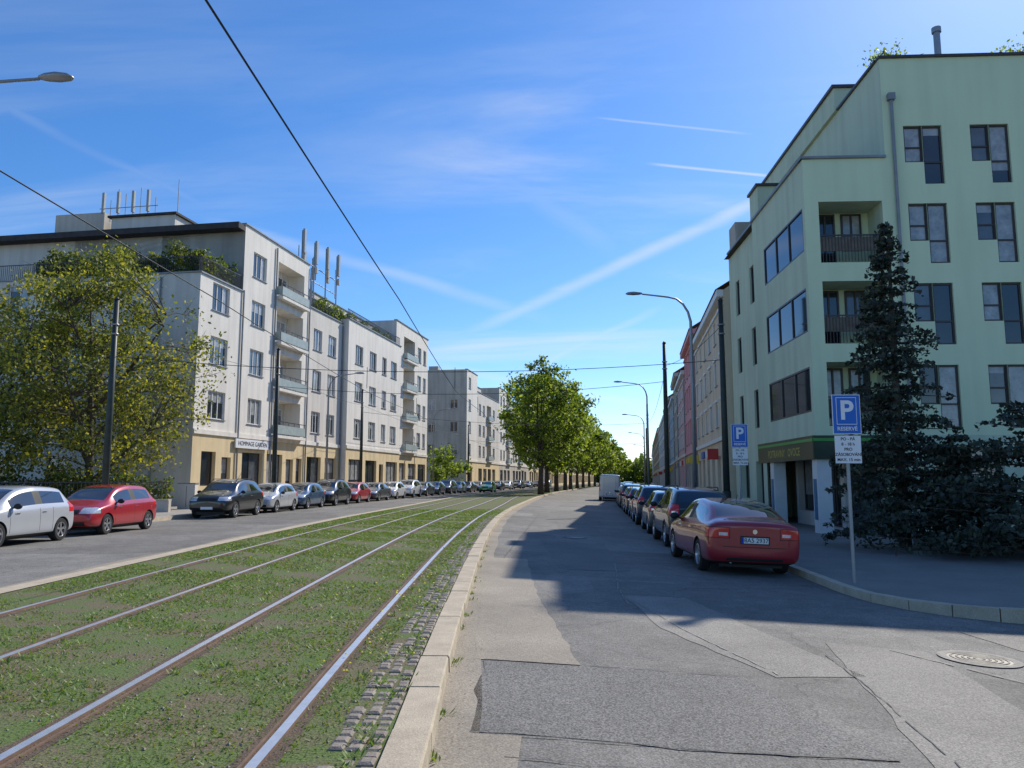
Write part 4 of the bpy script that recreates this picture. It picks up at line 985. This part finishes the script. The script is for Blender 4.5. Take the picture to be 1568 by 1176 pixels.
wire((-15.35,45,8),(-15,66,8),.3,.011);wire((-15,66,8),(-9.6,110,8),.6,.011)
for x,y in ((-3.4,32.2),(-7.1,32),(-3.3,43.8),(-6.9,44.3)): tube(mb,[(x,y,5.4),(x,y,6.3)],.012,WIRE,4)
mb.obj('wires',E)

BLUE=mat('sign_blue',(.01,.13,.52),rough=.4,var=.03);SW=mat('sign_white',(.78,.78,.78),rough=.4,var=.03)
def text(s,size,loc,m,par,bold=0.):
    t=bpy.data.curves.new('lettering','FONT');t.body=s;t.size=size;t.align_x='CENTER';t.align_y='CENTER';t.extrude=.001;t.offset=bold
    o=bpy.data.objects.new('lettering',t);COL.objects.link(o);o.parent=par;o.location=loc;o.rotation_euler=(math.pi/2,0,0);t.materials.append(m)
def psign(x,y,zg,H,w=.5):
    E=empty('parking_sign');mb=MB();tube(mb,[(x,y,zg),(x,y,zg+H)],.032,METAL,10)
    fr=FR((x,y-.05,zg),(1,0,0),(0,-1,0));top=H;h=w*1.42
    box(mb,fr,-w/2,w/2,top-h,top,-.012,0,SW);box(mb,fr,-w/2+.012,w/2-.012,top-h+.012,top-.012,.001,.003,BLUE)
    box(mb,fr,-w*.36,w*.36,top-h*.76,top-.05,.004,.005,SW);box(mb,fr,-w*.34,w*.34,top-h*.745,top-.06,.006,.007,BLUE)
    box(mb,fr,-w*.46,w*.46,top-h-.52,top-h-.03,-.012,0,SW)
    mb.obj('pole_and_plates',E)
    yy=y-.05-.0085
    text('P',w*.95,(x,yy,zg+top-h*.42),SW,E,.012);text('RESERVÉ' ,w*.19,(x,yy,zg+top-h*.87),SW,E,.002)
    for i,s in enumerate(('PO - PÁ','8 - 18 h','PRO','ZÁSOBOVÁNÍ','MAX. 15 min')): text(s,.075,(x,y-.0525,zg+top-h-.09-i*.092),TXT,E,.001)
psign(5.58,14.0,zc-.01,3.33,.5);psign(6.0,22.9,-.3,3.5,.48)
E=empty('litter_bin');mb=MB();tube(mb,[(-17.6,46,.05),(-17.6,46,.9),(-17.6,46,1.0)],[.22,.25,.2],BLACKM,12);mb.obj('bin_body',E)
E=empty('utility_cabinet');mb=MB();fr=FR((-18.9,40.5,.05),(1,0,0),(0,-1,0));box(mb,fr,0,.9,0,1.3,-.4,0,WG);box(mb,fr,-.03,.93,1.3,1.36,-.43,.03,ZINC);box(mb,fr,.44,.46,.1,1.2,0.001,.01,DARKF);mb.obj('cabinet_body',E)
E=empty('garden_wall');mb=MB();fr=FR((-45,36.6,.03),(1,0,0),(0,-1,0));box(mb,fr,0,27.5,0,.55,-.25,0,GRY);box(mb,fr,0,27.5,.553,.62,-.3,.05,KERB)
for i in range(140): box(mb,fr,i*.196,i*.196+.03,.62,1.5,-.15,-.12,DARKF)
box(mb,fr,0,27.5,1.4,1.44,-.12,-.10,DARKF);mb.obj('wall_and_railing',E)
E=empty('shop_sign');mb=MB();box(mb,F,4.6,9.1,3.65,4.25,.11,.2,SW);mb.obj('board',E)
t=bpy.data.curves.new('lettering','FONT');t.body='HOMMAGE GARDEN';t.size=.42;t.align_x='CENTER';t.align_y='CENTER'
o=bpy.data.objects.new('lettering',t);COL.objects.link(o);o.parent=E;o.location=F.p(6.85,3.95,.21);o.rotation_euler=(math.pi/2,0,math.atan2(UL[1],UL[0]));t.materials.append(TXT)

# ------------------------------------------------------------ camera, light, sky
cam=bpy.data.cameras.new('camera');co=bpy.data.objects.new('camera',cam);COL.objects.link(co)
co.location=(0,0,1.57);co.rotation_euler=(math.radians(97.1),0,math.radians(1.75));cam.sensor_width=36;cam.lens=27.05;cam.clip_end=4000;cam.clip_start=.05
S.camera=co
AZ,EL=37,40.
d=Vector((math.sin(math.radians(AZ))*math.cos(math.radians(EL)),math.cos(math.radians(AZ))*math.cos(math.radians(EL)),math.sin(math.radians(EL))))
sl=bpy.data.lights.new('sun','SUN');sl.energy=5.0;sl.angle=math.radians(.5);sl.color=(1,.94,.83)
so=bpy.data.objects.new('sun',sl);COL.objects.link(so);so.rotation_euler=d.to_track_quat('Z','Y').to_euler();so.location=(20,20,40)
W=bpy.data.worlds.new('World');S.world=W;W.use_nodes=True;nt=W.node_tree;N=nt.nodes
bg=N['Background'];bg.inputs[1].default_value=.145
sky=N.new('ShaderNodeTexSky');sky.sky_type='NISHITA';sky.sun_disc=False;sky.sun_elevation=math.radians(EL);sky.sun_rotation=math.radians(AZ)
sky.altitude=300;sky.air_density=1.;sky.dust_density=.35;sky.ozone_density=2.5
tc=N.new('ShaderNodeTexCoord');D=tc.outputs['Generated']
def math_(op,a,b=None,c_=None):
    m=N.new('ShaderNodeMath');m.operation=op
    for i,v in enumerate((a,b,c_)):
        if v is None: continue
        if isinstance(v,(int,float)): m.inputs[i].default_value=v
        else: lnk(nt,v,m.inputs[i])
    return m.outputs[0]
def mrange(v,a,b,lo,hi,smooth=True):
    m=N.new('ShaderNodeMapRange')
    if smooth: m.interpolation_type='SMOOTHSTEP'
    for i,x in ((1,a),(2,b),(3,lo),(4,hi)): m.inputs[i].default_value=x
    lnk(nt,v,m.inputs[0]);return m.outputs[0]
sx=N.new('ShaderNodeSeparateXYZ');lnk(nt,D,sx.inputs[0])
zz=math_('ADD',math_('MAXIMUM',sx.outputs[2],0.),.12)
px=math_('DIVIDE',sx.outputs[0],zz);py=math_('DIVIDE',sx.outputs[1],zz)
cb=N.new('ShaderNodeCombineXYZ');lnk(nt,px,cb.inputs[0]);lnk(nt,py,cb.inputs[1])
mp=N.new('ShaderNodeMapping');mp.inputs['Rotation'].default_value=(0,0,.9);mp.inputs['Scale'].default_value=(.45,1.5,1);lnk(nt,cb.outputs[0],mp.inputs[0])
nz=N.new('ShaderNodeTexNoise');nz.inputs['Scale'].default_value=1.1;nz.inputs['Detail'].default_value=9;nz.inputs['Roughness'].default_value=.58;nz.inputs['Distortion'].default_value=.5;lnk(nt,mp.outputs[0],nz.inputs['Vector'])
nz2=N.new('ShaderNodeTexNoise');nz2.inputs['Scale'].default_value=.5;nz2.inputs['Detail'].default_value=3;lnk(nt,cb.outputs[0],nz2.inputs['Vector'])
ci=math_('MULTIPLY',mrange(nz.outputs['Fac'],.47,.78,0,.6),mrange(nz2.outputs['Fac'],.38,.62,.12,1))
tot=ci
def dv(az,el): a=math.radians(az);b=math.radians(el);return Vector((math.sin(a)*math.cos(b),math.cos(a)*math.cos(b),math.sin(b)))
for (a1,e1,a2,e2,wd,st) in ((-4.5,11.2,19,20.2,.012,.5),(9.1,22.7,18,21,.0028,.75),(5.2,26,15.9,24.1,.0022,.4),(-23.5,17.7,0,12.3,.012,.28),(-6,24,6,17,.02,.12),(-3,6.8,9,12.4,.008,.3),(-38,23,-24,18.6,.008,.1),(18,13,26,21,.015,.25),(-8,8.5,8,5.5,.010,.3)):
    A=dv(a1,e1);B=dv(a2,e2);n_=A.cross(B).normalized();M=(A+B).normalized();ch=A.dot(M)
    d1=N.new('ShaderNodeVectorMath');d1.operation='DOT_PRODUCT';lnk(nt,D,d1.inputs[0]);d1.inputs[1].default_value=n_
    d2=N.new('ShaderNodeVectorMath');d2.operation='DOT_PRODUCT';lnk(nt,D,d2.inputs[0]);d2.inputs[1].default_value=M
    wob=math_('MULTIPLY_ADD',nz.outputs['Fac'],wd*2.2,-wd*1.1)
    m1=mrange(math_('ABSOLUTE',math_('ADD',d1.outputs['Value'],wob)),0,wd,1,0)
    sp=1-ch
    m2=mrange(d2.outputs['Value'],ch-sp*.4,ch+sp*.6,0,1)
    k=math_('MULTIPLY',math_('MULTIPLY',m1,m2),math_('MULTIPLY',mrange(nz.outputs['Fac'],.3,.65,.35,1),st))
    tot=math_('MAXIMUM',tot,k)
tot=math_('MULTIPLY',tot,mrange(sx.outputs[2],0.0,.06,0,1))
mx=N.new('ShaderNodeMix');mx.data_type='RGBA';lnk(nt,tot,mx.inputs[0]);
hs=N.new('ShaderNodeHueSaturation');hs.inputs['Saturation'].default_value=1.27;lnk(nt,sky.outputs[0],hs.inputs['Color'])
vm=N.new('ShaderNodeVectorMath');vm.operation='MULTIPLY';vm.inputs[1].default_value=(.88,.99,1.16);lnk(nt,hs.outputs[0],vm.inputs[0])
lnk(nt,vm.outputs[0],mx.inputs[6]);mx.inputs[7].default_value=(5.9,6.1,6.4,1);lnk(nt,mx.outputs[2],bg.inputs[0])
S.view_settings.view_transform='Standard';S.view_settings.look='None';S.view_settings.exposure=0
